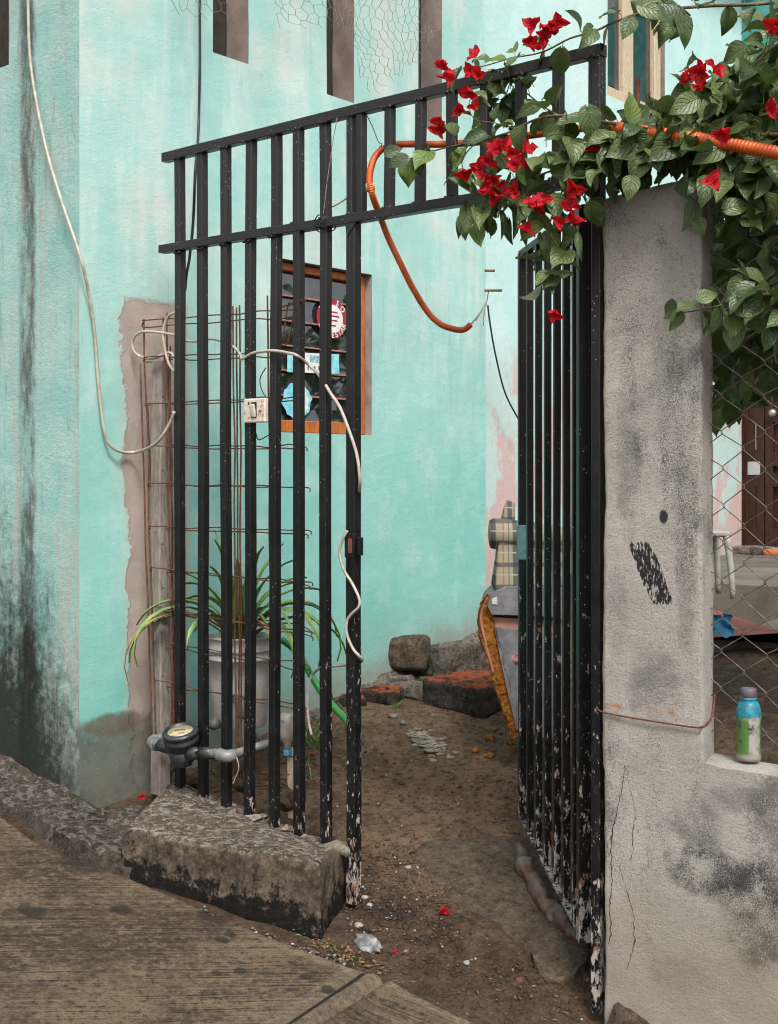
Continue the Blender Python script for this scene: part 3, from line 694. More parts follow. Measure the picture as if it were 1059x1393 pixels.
MB().add(vs, [(i*n+k, i*n+(k+1) % n, (i+1)*n+(k+1) % n, (i+1)*n+k) for i in range(rings+1) for k in range(n)], True).build('path', 'patch')
structure(bpy.data.objects['path'], 'worn patch of grey cement path in the dirt')

# ---------------------------------------------------------------- house
house = thing('house', (-3, 2, .2), 'turquoise plastered house with narrow slot windows and mouldy street corner', 'house')
def wallface(mb, ax, const, a0, a1, z0, z1, holes, res=.04, sgn=1, amp=.004):
    """ax 'x': plane x=const spanning y a0..a1 ; ax 'y': plane y=const spanning x"""
    def ticks(lo, hi, hs):
        c = sorted(set([lo, hi]+[round(q, 6) for q in hs if lo < q < hi])); out = []
        for p, q in zip(c, c[1:]):
            n = max(1, int((q-p)/res))
            out += [p+(q-p)*i/n for i in range(n)]
        return out+[hi]
    A = ticks(a0, a1, [h[i] for h in holes for i in (0, 1)]); Bz = ticks(z0, z1, [h[i] for h in holes for i in (2, 3)])
    vs = []
    for z in Bz:
        for a in A:
            q = V((const, a, z)) if ax == 'x' else V((a, const, z))
            d = noise.noise(q*2.2)*amp+noise.noise(q*9)*amp*.4
            d *= sst(min(a-a0, a1-a), 0, .05)
            if ax == 'x': q.x += d*sgn
            else: q.y += d*sgn
            vs.append(q)
    n = len(A); fs = []
    for j in range(len(Bz)-1):
        for i in range(n-1):
            am, zm = (A[i]+A[i+1])/2, (Bz[j]+Bz[j+1])/2
            if any(h[0] < am < h[1] and h[2] < zm < h[3] for h in holes): continue
            f = (j*n+i, j*n+i+1, (j+1)*n+i+1, (j+1)*n+i); fs.append(f if (ax == 'x') == (sgn > 0) else f[::-1])
    mb.add(vs, fs, True)
def reveal(mb, ax, const, h, dep, jit=.003):
    a0, a1, z0, z1 = h; e = .0
    def q(a, z, d): return V((const+d, a, z)) if ax == 'x' else V((a, const+d, z))
    for (p1, p2) in (((a0, z0), (a1, z0)), ((a1, z0), (a1, z1)), ((a1, z1), (a0, z1)), ((a0, z1), (a0, z0))):
        n = 12; vs = []
        for i in range(n+1):
            a = p1[0]+(p2[0]-p1[0])*i/n; z = p1[1]+(p2[1]-p1[1])*i/n
            for k in range(4):
                w = q(a, z, dep*k/3+.0); w += noise.noise_vector(w*14)*jit*(1 if 0 < k else 0); vs.append(w)
        mb.add(vs, [(i*4+k, i*4+k+1, (i+1)*4+k+1, (i+1)*4+k) for i in range(n) for k in range(3)])
ZT = 5.4
# openings in the side wall
def opening(u0, u1, vb, ub, sx):
    return S(u0, vb, sx).y, S(u1, vb, sx).y, S(ub, vb, sx).z
so = []
for (u0, u1, vb, ub) in ((289.5, 338, 79, 314), (444.5, 482, 134, 463), (569.5, 601.5, 176, 585)):
    a, b, z = opening(u0, u1, vb, ub, WS); so.append((a, b, z, z+1.25))
w0, w1, wz0 = opening(380, 506, 590, 443, WS); wz1 = S(443, 362, WS).z
w0 = S(372, 590, WS).y
WE = S(661, 600, WS).y
mb = MB(); wallface(mb, 'x', WS, FP, WE, -.1, ZT, so+[(w0, w1, wz0, wz1)], .035)
wallface(mb, 'y', WE, PS-.3, WS, -.1, ZT, [], .1, -1)
mb.build('side_wall', 'turq', house, 'turquoise wall facing the yard')
# street facade, with an opening at the far left edge of the view
fo = (P(-60, 80, FP).x, P(12, 90, FP).x, P(5, 90, FP).z, P(5, 90, FP).z+1.2)
mb = MB(); wallface(mb, 'y', FP, -6, WS, -.3, ZT, [fo], .035, -1)
mb.build('street_wall', 'facade', house, 'mould streaked wall facing the street')
f = MB(); reveal(f, 'y', FP, fo, .16); w = f.build('window', 'slotcem', house)
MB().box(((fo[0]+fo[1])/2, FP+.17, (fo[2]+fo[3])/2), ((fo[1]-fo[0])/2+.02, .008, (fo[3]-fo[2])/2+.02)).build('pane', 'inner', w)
for i, h in enumerate(so):
    f = MB(); reveal(f, 'x', WS, h, -.14, .004); w = f.build('slot_window', 'slotcem', house)
    c = V((WS-.152, (h[0]+h[1])/2, (h[2]+h[3])/2))
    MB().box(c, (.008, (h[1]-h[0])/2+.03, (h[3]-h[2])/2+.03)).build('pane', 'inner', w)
    g = MB()
    if i == 0:
        g.box((WS-.135, h[0]+.05, h[2]+.21), (.006, .045, .004)); g.box((WS-.138, h[0]+.045, h[2]+.10), (.005, .05, .10))
    else:
        for k in range(9): g.box((WS-.13, h[0]+.055, h[2]+.05+k*.062), (.012, .06, .004), (V((.8, 0, .6)), V((0, 1, 0)), V((-.6, 0, .8))))
    g.build('shutter_slat', 'louvre' if i else 'slotcem', w)
# pink set back wall with tall window, far wall with door
t0, t1, tz = opening(828, 905, 138, 868, PS); t0 = S(826, 138, PS).y; tz = S(845, 137, PS).z
th = (t0, t1, tz, tz+1.7)
mb = MB(); wallface(mb, 'x', PS, WE-.02, DP, -.1, ZT, [th], .06)
mb.build('rear_wall', 'pink', house, 'patchy pink and turquoise wall set back behind the corner')
du0, du1 = 1000, 1120; dz0 = P(1015, 744, DP).z; dz1 = dz0+2.1
dh = (P(1002, 744, DP).x, P(1112, 744, DP).x, dz0, dz1)
mb = MB(); wallface(mb, 'y', DP, PS, .9, 0, ZT, [dh], .06, -1); mb.build('end_wall', 'far', house, 'darker teal wall at the end of the yard')
mb = MB(); mb.box((-4.4, 4, ZT+.06), (3.2, 4.4, .08)); mb.build('roof', 'cement', house)
mb = MB(); mb.box((-6.05, 3.6, 2.6), (.05, 3.8, 2.9)); mb.build('back_wall', 'cement', house); mb = MB(); mb.box((-.3, DP+.6, 2.6), (1.25, .05, 2.78)); mb.build('back_wall', 'cement', house)
# main window
wy0, wy1 = w0, w1
f = MB(); reveal(f, 'x', WS, (w0, w1, wz0, wz1), -.085, .003); f.build('window_reveal', 'cement', house)
win = MB(); fx = WS-.058; fw = .034; cz = (wz0+wz1)/2; cy = (w0+w1)/2
fy1 = S(496, 590, WS-.04).y
win.box((fx, cy, wz0+.030), (.02, (w1-w0)/2-.002, .028), ch=.003); win.box((fx, cy, wz1-.024), (.02, (w1-w0)/2-.002, .018), ch=.003)
win.box((fx, fy1-.014, cz), (.022, .013, (wz1-wz0)/2-.004), ch=.002); win.box((fx, w0+.02, cz), (.022, .02, (wz1-wz0)/2-.004), ch=.002)
win = win.build('window', 'orangewood', house)
pane = MB(); nl = 6; zs = [wz0+.058+i*(wz1-.042-wz0-.058)/nl for i in range(nl+1)]
for i in range(nl):
    zc = (zs[i]+zs[i+1])/2; hh = (zs[i+1]-zs[i])/2; tl = .10
    pane.box((fx-.006+.000, (w0+fy1)/2, zc), (.003, (fy1-w0)/2-.03, hh+.002), (V((cos(tl), 0, sin(tl))), V((0, 1, 0)), V((-sin(tl), 0, cos(tl)))))
pane.build('pane', 'glass', win)
lv = MB()
for i in range(1, nl): lv.box((fx+.004, (w0+fy1)/2, zs[i]), (.008, (fy1-w0)/2-.03, .0035), (V((1, 0, .12)).normalized(), V((0, 1, 0)), V((-.12, 0, 1)).normalized()))
lv.build('louvre_edge', 'louvre', win)
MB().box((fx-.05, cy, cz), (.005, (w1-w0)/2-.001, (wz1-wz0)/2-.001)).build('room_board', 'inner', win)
# stickers on the louvre glass
SX = fx+.0135
def disc(mb, u, v, ru, x, n=40, wob=0, sq=1):
    c = S(u, v, x); e = S(u+ru, v, x); r = abs(e.y-c.y); rz = abs(S(u, v-ru*sq, x).z-c.z); r = r*1.0
    ring = [V((x, c.y+r*cos(2*pi*k/n)*(1+wob*noise.noise(V((k*.4, 3, u)))), c.z+rz*sin(2*pi*k/n)*(1+wob*noise.noise(V((k*.5, 7, u)))))) for k in range(n)]
    mb.prism(ring, (.0006, 0, 0)); return c, r, rz
def text_mesh(txt, c, X, Yv, size, bold=.0, depth=.0006):
    cu = bpy.data.curves.new('lettering', 'FONT'); cu.body = txt; cu.size = size; cu.align_x = 'CENTER'; cu.align_y = 'CENTER'; cu.offset = bold; cu.extrude = depth/2
    ob = bpy.data.objects.new('lettering', cu); COL.objects.link(ob); bpy.context.view_layer.update()
    me = bpy.data.meshes.new_from_object(ob.evaluated_get(bpy.context.evaluated_depsgraph_get()))
    Zv = X.cross(Yv); mb = MB(); mb.add([c+X*q.co.x+Yv*q.co.y+Zv*q.co.z for q in me.vertices], [tuple(p.vertices) for p in me.polygons])
    bpy.data.objects.remove(ob); bpy.data.meshes.remove(me); bpy.data.curves.remove(cu); return mb
def join(mbs):
    o = MB()
    for q in mbs: o.add(q.v, q.f)
    return o
st = thing('round_sticker', S(452, 460, SX), 'round crimson and white sticker lettered BIENESTAR on the window', 'sticker')
mb = MB(); c, r, rz = disc(mb, 452, 433, 20.5, SX); 
rz = abs(S(452, 433-27, SX).z-c.z)
def ell(x, k, dx): return [V((x, c.y+r*k*cos(2*pi*i/48), c.z+rz*k*sin(2*pi*i/48))) for i in range(48)]
MB().prism(ell(SX, 1, 0), (.0006, 0, 0)).build('ring', 'redstick', st)
MB().prism(ell(SX+.0008, .70, 0), (.0006, 0, 0)).build('centre', 'whitestick', st)
YY = V((0, 1, 0)); let = []
def arc_text(txt, a0, a1, flip):
    for i, chh in enumerate(txt):
        a = radians(a0+(a1-a0)*i/max(1, len(txt)-1)); rad = V((0, cos(a), sin(a))); pos = V((SX+.0014, c.y+r*.85*cos(a), c.z+rz*.85*sin(a)))
        upv = rad if not flip else -rad; X = upv.cross(V((1, 0, 0))); let.append(text_mesh(chh, pos, X, upv, r*.36, .0006))
arc_text('AVISO', 150, 38, False); arc_text('BIENESTAR', 208, 338, True)
join(let).build('lettering', 'whitestick', st)
mb = join([text_mesh('USUARIOS', V((SX+.0016, c.y, c.z+rz*.15)), YY, UP, r*.24), text_mesh('- -', V((SX+.0016, c.y, c.z-rz*.2)), YY, UP, r*.24)]); 
mb = MB(); 
for k, w in ((.32, .30), (.12, .42), (-.1, .30), (-.36, .2)): mb.box((SX+.0017, c.y+.004, c.z+rz*k), (.0003, r*w, r*.035))
mb.build('print_line', 'redstick', st)
st = thing('poster', S(425, 500, SX), 'cyan and white paper notice pasted across the window glass', 'notice')
q = [S(391, 478.5, SX), S(461, 482, SX), S(462, 508.5, SX), S(391, 506, SX)]; q = [V((SX, a.y, a.z)) for a in q]
MB().prism(q, (.0006, 0, 0)).build('sheet', 'bluestick', st)
q2 = [q[0].lerp(q[1], .28), q[0].lerp(q[1], .76), q[3].lerp(q[2], .76), q[3].lerp(q[2], .28)]; q2 = [a+V((.0008, 0, 0)) for a in q2]
MB().prism([q2[0], q2[1], q2[2], q2[3]], (.0006, 0, 0)).build('centre', 'whitestick', st)
cx = S(428, 486, SX); cx2 = S(432, 491.5, SX)
sz = abs(S(425, 480, SX).z-S(425, 490, SX).z)
X0 = V((SX+.0018, 0, 0))
join([text_mesh('JUANE', V((SX+.0018, cx.y, cx.z)), YY, UP, sz*.62, .0006), text_mesh('ESTUCHAR', V((SX+.0018, cx2.y, cx2.z)), YY, UP, sz*.62, .0006)]).build('lettering', 'bluestick2', st)
mb = MB()
for (du, w, h_) in ((-9, 1.6, 5), (-5.5, .8, 4), (0, 2.2, 5.2), (6, 2.2, 5.5)):
    a = S(428+du, 501, SX); mb.box((SX+.0018, a.y, a.z), (.0003, w*.0022, h_*.0018))
mb.build('figure_print', 'blackprint', st)
st = thing('torn_sticker', S(400, 570, SX), 'torn round pale blue sticker low on the window glass', 'sticker')
mb = MB(); c, r, rz = disc(mb, 404, 545, 19, SX, wob=.25, sq=1.3); mb.build('sheet', 'bluestick', st)
mb = MB(); disc(mb, 411, 546, 9, SX+.0008, wob=.3, sq=1.9); mb.build('torn_area', 'whitestick', st)
# tall window in the rear wall
f = MB(); reveal(f, 'x', PS, th, -.22, .004); w = f.build('tall_window', 'slotcem', house)
g = MB(); xx = PS-.055
ya, yb, yc = S(893, 100, xx).y, S(845, 100, xx).y, S(832, 100, xx).y
zc = (th[2]+th[3])/2; zh = (th[3]-th[2])/2
for y_, ww in ((S(890, 60, xx).y, .045), (S(850, 60, xx).y, .07), (th[0]+.03, .03)): g.box((xx, y_, zc), (.03, ww, zh), ch=.004)
g.box((xx, (th[0]+th[1])/2, th[2]+.04), (.028, (th[1]-th[0])/2, .04), ch=.004); g.build('frame', 'creamwood', w)
MB().box((xx-.01, (th[0]+th[1])/2, zc), (.006, (th[1]-th[0])/2, zh)).build('pane', 'glass', w)
# door in the end wall
dr = thing('tmp', (0, 0, 0), '', None); bpy.data.objects.remove(dr)
x0, x1 = dh[0], dh[1]; yd = DP+.10
mb = MB(); reveal(mb, 'y', DP, dh, .16); mb.build('door_reveal', 'cement', house)
fr = MB()
fr.box((x0+.03, yd, (dz0+dz1)/2), (.03, .03, (dz1-dz0)/2), ch=.004)
fr.box((x1-.03, yd, (dz0+dz1)/2), (.03, .03, (dz1-dz0)/2), ch=.004); fr.box(((x0+x1)/2, yd, dz1-.03), ((x1-x0)/2-.06, .03, .03), ch=.004)
sp = P(1042, 640, yd).x
for a, b in ((x0+.06, sp-.006), (sp+.006, x1-.06)):
    for z in (dz0+.07, dz0+.52, dz0+.68, dz0+1.02, dz0+1.30, dz1-.12):
        fr.box(((a+b)/2, yd, z), ((b-a)/2, .02, .055 if z > dz0+.1 else .07), ch=.003)
    for x_ in (a+.03, b-.03): fr.box((x_, yd+.001, (dz0+dz1)/2), (.032, .0205, (dz1-dz0)/2-.03), ch=.003)
    fr.box(((a+b)/2, yd+.03, dz0+.55), ((b-a)/2, .012, .6)); fr.box(((a+b)/2, yd+.032, (dz0+dz1)/2), ((b-a)/2, .008, (dz1-dz0)/2-.04))
door = fr.build('door', 'darkwood', house)
a, b = x0+.06, sp-.006
gl = MB(); nb = 4
gl.box(((a+b)/2, yd+.014, dz0+1.16+.0), ((b-a)/2-.06, .004, .12)); 
gl = MB(); pz0, pz1 = P(1020, 612, yd).z, P(1020, 560, yd).z
for k in range(3): gl.box((a+.10+k*((b-a-.2)/2), yd-.012, (pz0+pz1)/2), (.028, .004, (pz1-pz0)/2))
qa, qb = P(1009, 646, yd), P(1036, 628, yd); gl.box(((qa.x+qb.x)/2, yd-.018, (qa.z+qb.z)/2), ((qb.x-qa.x)/2, .004, (qb.z-qa.z)/2), ch=.001)
gl.build('glazing', 'frost', door)
q = P(1052, 562, yd-.05); kb = MB(); kb.lathe([(.0, 0), (.03, .0), (.034, .012), (.02, .03), (.008, .035)], q, 14, (V((1, 0, 0)), V((0, 0, 1)), V((0, -1, 0)))); kb.build('handle', 'screw', door)
# step under the door
stp = thing('door_step', P(1020, 755, DP-.1), 'grey cement door step with an orange brick at its right', 'step')
q0, q1 = P(984, 760, DP-.16), P(1036, 760, DP-.16); zt = P(1010, 744, DP-.16).z
MB().hexa([V((q0.x, DP-.16, .87)), V((q1.x, DP-.16, .87)), V((q1.x, DP+.2, .87)), V((q0.x, DP+.05, .87)), V((q0.x, DP-.16, zt)), V((q1.x, DP-.16, zt)), V((q1.x, DP+.2, zt)), V((q0.x, DP+.05, zt))], .03, .006).build('slab', 'rubble', stp)
MB().hexa([V((q1.x+.01, DP-.15, .87)), V((q1.x+1.0, DP-.15, .87)), V((q1.x+1.0, DP+.2, .87)), V((q1.x+.01, DP+.2, .87)), V((q1.x+.01, DP-.15, zt-.015)), V((q1.x+1.0, DP-.15, zt-.015)), V((q1.x+1, DP+.2, zt-.015)), V((q1.x+.01, DP+.2, zt-.015))], .03, .005).build('brick', 'brick', stp)

# ---------------------------------------------------------------- pillar and low wall
gw = thing('garden_wall', (1.3, 0, 0), 'weathered concrete pillar and low wall to the right of the gate', 'wall')
fpz = -.03; PX0, PX1 = P(820.5, 600, fpz).x, P(957.5, 600, fpz).x
ztl, ztr = P(822, 268, fpz).z, P(945, 238, fpz).z; LW = P(1000, 1046, fpz).z
px2 = P(971, 600, .10).x
mb = MB()
def rf1(p): return sst(p.z, LW+.01, LW+.05)
def rf2(p): return 1 if (p.x > PX1+.02 or p.z < LW-.06) else 0
mb.hexa([V((PX0, fpz, LW)), V((PX1, fpz, LW)), V((px2, .10, LW)), V((PX0+.01, .10, LW)), V((PX0, fpz, ztl)), V((PX1-.008, fpz, ztr+.005)), V((px2, .10, ztr)), V((PX0+.01, .10, ztl))], .012, .0035, 9, .009, amp2=.004, rfun=rf1, split=True)
mb.build('pillar', 'conc', gw)
mb = MB()
zb = P(930, 1393, fpz).z
mb.hexa([V((PX0, fpz, -.35)), V((4.2, fpz, -.9)), V((4.2, .10, -.9)), V((PX0+.01, .10, -.35)), V((PX0, fpz, LW)), V((4.2, fpz, LW)), V((4.2, .10, LW)), V((PX0+.01, .10, LW))], .015, .0035, 9, .014, amp2=.004, rfun=rf2, split=True)
mb.build('low_wall', 'conc', gw)
# cracks follow the wall skin: ribbons whose dark colour stands for the gap's shade
def skin(u, v):
    q = P(u, v, fpz); n = V()
    return V((q.x, fpz-.0065+n.y*.9, q.z))
def crack(mb, pts, w0, w1):
    pts = resample(spline([P(u, v, fpz) for u, v in pts], 4), .006); vs = []
    for i, q in enumerate(pts):
        t = i/(len(pts)-1); x = q.x+noise.noise(V((q.x*5, q.z*60, 1)))*.006+noise.noise(V((q.z*170, 3, 1)))*.003
        n = noise.noise_vector(V((x, fpz, q.z))*9)*.0035+noise.noise_vector(V((x, fpz, q.z))*27.9)*.00158+noise.noise_vector(V((x, fpz, q.z))*3)*.004
        yy = fpz-.0016+n.y; w = (w0+(w1-w0)*t)*(.35+abs(noise.noise(V((q.z*55, 8, i*.1))))*1.9)
        vs += [V((x-w/2, yy, q.z)), V((x, yy-.0002, q.z)), V((x+w/2, yy, q.z))]
    mb.add(vs, [(i*3+k, i*3+k+1, i*3+k+4, i*3+k+3) for i in range(len(pts)-1) for k in (0, 1)])
mb = MB()
crack(mb, [(851, 1040), (846, 1075), (838, 1110), (834, 1130), (832, 1160), (833, 1200), (831, 1235), (832, 1265), (829, 1285)], .0028, .003)
crack(mb, [(851, 1040), (858, 1075), (864, 1100), (862, 1130), (861, 1165), (845, 1175), (850, 1200), (861, 1235), (863, 1255), (862, 1290), (853, 1318)], .0012, .0022)
crack(mb, [(823, 1110), (826, 1150), (832, 1168), (842, 1176)], .0015, .001)
crack(mb, [(861, 1235), (880, 1242), (905, 1248)], .001, .0005)
crack(mb, [(948, 1060), (945, 1085), (940, 1112)], .001, .0005)
mb.build('crack', 'crack', gw, 'dark branching cracks')
# footing under the low wall
mb = MB(); a, b = P(835, 1335, -.05), P(1000, 1410, -.05)
ft = MB().hexa([V((a.x-.03, -.12, a.z-.2)), V((2.2, -.14, -.6)), V((2.2, .0, -.6)), V((a.x-.03, .0, a.z-.2)), V((a.x, -.052, a.z-.06)), V((2.2, -.075, b.z-.43)), V((2.2, 0, b.z-.43)), V((a.x, 0, a.z-.06))], .014, .010, 14, .01).build('footing', 'brown', gw)

# ---------------------------------------------------------------- plinth and rubble
pl = MB()
def zat(u, v, p): return P(u, v, p).z
bl, br = ZP(158, 1176), ZP(434, 1262)
c8 = [V((bl.x, bl.y, bl.z-.06)), V((br.x, br.y, br.z-.06)), V((P(470, 1190, .02).x, .05, .02)), V((bl.x-.03, .06, .1)),
      V((bl.x-.005, bl.y+.02, P(160, 1124, bl.y+.02).z)), V((br.x-.01, br.y+.03, P(442, 1178, br.y+.03).z)), V((P(468, 1152, .03).x, .05, P(468, 1152, .03).z)), V((P(243, 1072, .05).x-.03, .06, .315))]
pl.hexa(c8, .0095, .0075, 15, .022, 3, .014); tag(pl.build('concrete_plinth', 'block'), 'rough broken concrete block carrying the black bars of the fixed gate panel', 'plinth')
# footing around the house corner
q = [ZP(-40, 1100), ZP(0, 1112), ZP(70, 1160), ZP(150, 1190)]
rub = MB()
A0, A1 = ZP(-150, 1045), ZP(0, 1103); B0 = ZP(90, 1172); C0 = ZP(158, 1192)
rub.hexa([V((-3.6, A0.y-.0, .2)), V((A1.x, A1.y, .12)), V((A1.x, FP+.02, .12)), V((-3.6, FP+.02, .2)), V((-3.6, A0.y+.08, .50)), V((A1.x-.02, A1.y+.10, P(0, 1087, A1.y+.10).z)), V((A1.x, FP+.02, P(0, 1046, FP).z)), V((-3.6, FP+.02, .59))], .014, .014, 12, .0, 1, .018)
rub.hexa([V((A1.x, A1.y, .1)), V((B0.x, B0.y, .05)), V((WS+.12, FP+.05, .05)), V((A1.x, FP+.02, .1)), V((A1.x-.02, A1.y+.10, P(0, 1087, A1.y+.1).z)), V((B0.x-.02, B0.y+.08, P(95, 1140, B0.y+.08).z)), V((WS+.1, FP+.02, P(103, 1098, FP).z)), V((A1.x, FP+.02, P(0, 1046, FP).z))], .012, .014, 12, .0, 1, .018)
rub.hexa([V((B0.x, B0.y, .05)), V((C0.x, C0.y+.03, .05)), V((WS+.28, .0, .05)), V((WS+.08, FP+.05, .05)), V((B0.x-.02, B0.y+.08, P(95, 1140, B0.y+.08).z)), V((C0.x-.03, C0.y+.1, P(140, 1158, C0.y+.1).z)), V((WS+.2, .0, .22)), V((WS+.05, FP+.02, P(103, 1098, FP).z))], .012, .014, 12, .0, 1, .018)
tag(rub.build('wall_footing', 'ledge'), 'lumpy grey cement footing spilling from the mouldy house corner onto the pavement', 'footing')
def rblock(u, v, w, d, h, mat, label, rot=0, lift=0, amp=.008, name='rubble_block', cat='rubble', seed=0, tilt=0, grp='rubble along the turquoise wall'):
    g = GR(u, v); c = V((g.x, g.y, H(g.x, g.y)-.035+lift)); M = Matrix.Rotation(rot, 3, 'Z') @ Matrix.Rotation(tilt, 3, 'Y')
    q = [c+M @ V((x*w/2, y*d/2+d/2, z*h-(.02 if z == 0 and lift == 0 else 0))) for z in (0, 1) for (x, y) in ((-1, -1), (1, -1), (1, 1), (-1, 1))]
    return tag(MB().hexa(q, .011, amp, 14, .03, seed, .012).build(name, mat), label, cat, grp)
rblock(505, 955, .26, .18, .06, 'redtop', 'flat rubble slab with reddish top just right of the gate post', .3, seed=1)
rblock(550, 950, .22, .16, .055, 'rubble', 'small grey broken slab below the square brown block', .1, seed=2)
rblock(461, 945, .17, .16, .05, 'rubble', 'grey rubble piece behind the gate post', -.2, seed=3)
rblock(549, 928, .25, .18, .16, 'brown', 'square brown earthy block standing on rubble against the wall', PSI-.1, .055, .007, seed=4)
rblock(615, 968, .36, .40, .135, 'redtop', 'large dark slab with worn red paint on its top', .06, 0, .007, 'red_slab', seed=5)
rblock(640, 925, .40, .10, .19, 'rubble', 'strip of crumbling mortar at the foot of the wall behind the red slab', pi/2, 0, .012, 'mortar_strip', seed=6)
rblock(528, 934, .24, .12, .05, 'rubble', 'thin pale slab wedged between the reddish flat slab and the square brown block', .5, .0, .010, seed=8)
rblock(585, 944, .20, .14, .06, 'brown', 'earthy wedge filling the gap left of the large red topped slab', -.3, .0, .010, seed=9)
rblock(478, 962, .14, .12, .045, 'redtop', 'smallest reddish brick fragment close behind the gate post', .7, .0, .010, seed=10)
# crumbling mortar line along the wall foot
mo = MB()
mo.hexa([V((WS-.02, .5, .1)), V((WS+.10, .5, .1)), V((WS+.12, 2.4, .35)), V((WS-.02, 2.4, .4)), V((WS-.02, .5, .30)), V((WS+.03, .5, .26)), V((WS+.04, 2.4, .60)), V((WS-.02, 2.4, .67))], .016, .022, 11, .03, 4, .015)
tag(mo.build('mortar_ledge', 'rubble'), 'crumbling mortar ledge along the foot of the turquoise wall', 'ledge')
# rubble heap in the gap behind the meter
for i, (u, v, r, mt, lb) in enumerate(((222, 1050, .05, 'rubble', 'pale lump of broken mortar in the gap left of the first bar'), (262, 1062, .06, 'brown', 'brown stone wedged behind the water meter'), (330, 1065, .05, 'rubble', 'grey stone behind the middle bars'), (395, 1085, .06, 'brown', 'brown rounded stone behind the plinth'))):
    q = P(u, v, .12 if i < 4 else .03); zz = H(q.x, q.y)
    tag(MB().rock(V((q.x, q.y, q.z)), r, i+3, (1, .8, .75), 10).build('stone', mt), lb, 'stone', 'stones behind the bars')
# white stone by the pavement and other loose stones
q = GR(500, 1287); tag(MB().rock(V((q.x, q.y, q.z+.004)), .052, 9, (1.3, .62, .42), 18, .5).build('stone', 'pale'), 'largest pale rounded stone lying by the pavement edge', 'stone')
for i, (u, v, r, mt, lb) in enumerate(((497, 1225, .014, 'stone2', 'upper white pebble at the foot of the gate post'), (503, 1236, .012, 'stone2', 'lower white pebble at the foot of the gate post'), (488, 1262, .016, 'stone2', 'chalky white crumb between post and large pale stone'), (707, 1335, .018, 'rust', 'round rusty bottle cap sized stone in the dirt'),
        (762, 1322, .016, 'stone1', 'grey pebble below the open gate leaf'), (800, 1331, .014, 'stone3', 'pinkish pebble beside the right gate post'), (535, 978, .022, 'stone1', 'grey pebble below the small broken slab'), (548, 986, .018, 'stone1', 'second grey pebble below the small broken slab'), (556, 1182, .012, 'stone2', 'pale chip beside the trodden cement'), (635, 1317, .012, 'stone2', 'white chip lying alone in the wet dirt'), (553, 1300, .01, 'stone1', 'tiny grey chip near the pavement'), (420, 1205, .02, 'stone3', 'brown chip on the face of the plinth'))):
    if i == 11: continue
    q = GR(u, v); tag(MB().rock(V((q.x, q.y, Hn(q.x, q.y)+r*.3)), r, i, (1, .8, .6), 7).build('pebble', mt), lb, 'pebble', 'loose pebbles in the gateway')
# spilt mortar
mb = MB()
for (u, v, r) in ((574, 1004, .05), (588, 1012, .045), (566, 1000, .035), (592, 1020, .035), (580, 1010, .05)):
    q = GR(u, v); mb.rock(V((q.x, q.y, Hn(q.x, q.y)-.004)), r, u, (1.2, 1, .22), 12, .9)
for i in range(90):
    u = R.gauss(580, 12); v = 1010+(u-578)*.35+R.gauss(0, 9); q = GR(u, v); mb.rock(V((q.x, q.y, Hn(q.x, q.y)+.002)), R.uniform(.004, .017), i, (1.2, 1, .35), 5, .6)
tag(mb.build('spilt_mortar', 'mortar'), 'splash of dried white mortar on the dirt below the red slab', 'mortar')
# gravel and litter (uncountable)
mbs = {'stone1': MB(), 'stone2': MB(), 'stone3': MB()}
for i in range(3600):
    s_, p_ = R.uniform(-1.2, 1.0), R.uniform(-.55, 2.2)
    if noise.noise(V((s_*3, p_*3, 4))) < R.uniform(-.35, .35): continue
    if side_right(s_, p_) > -.03: continue
    r = R.choice((.002, .002, .003, .003, .004, .006)); mbs[R.choice(('stone1', 'stone2', 'stone3', 'stone3', 'stone3', 'stone3', 'stone3'))].rock(V((s_, p_, Hn(s_, p_)+r*.3)), r, i, (1, .8, .6), 3)
for i in range(900):
    t = R.random(); u = 190+t*330 if R.random() < .5 else R.gauss(540, 60); v = (1210+(u-190)*.35+abs(R.gauss(0, 12))) if u < 470 else R.gauss(1225, 45)
    q = GR(u, v); r = R.uniform(.002, .007); mbs[R.choice(('stone1', 'stone2', 'stone3', 'stone3', 'stone3', 'stone3', 'stone3', 'stone3'))].rock(V((q.x, q.y, Hn(q.x, q.y)+r*.3+.004)), r, i, (1, .8, .6), 3)
cl_ = MB()
for i in range(2600):
    w_ = R.random()
    if w_ < .4: u, v = R.gauss(540, 38), R.gauss(1215, 30)
    elif w_ < .65: u, v = R.gauss(720, 60), R.gauss(1345, 22)
    elif w_ < .8: u, v = R.uniform(470, 640), R.uniform(1250, 1330)
    else: u, v = R.uniform(490, 720), R.uniform(960, 1180)
    q = GR(u, v); r = R.choice((.003, .004, .005, .006, .008, .011))
    if q.y > -.6: cl_.rock(V((q.x, q.y, Hn(q.x, q.y)+r*.15)), r, i, (1.1, .9, .6), 4, .6)
tag(cl_.build('soil_clods', 'dirt'), 'loose brown clods of soil', 'soil', kind='stuff')
for nme, mm, lb in (('gravel', 'stone1', 'scattered grey grit'), ('gravel', 'stone2', 'scattered pale grit'), ('gravel', 'stone3', 'scattered brown grit')):
    tag(mbs[mm].build(nme, mm), lb+' on the dirt', 'gravel', kind='stuff')
mb = MB(); mg = MB()
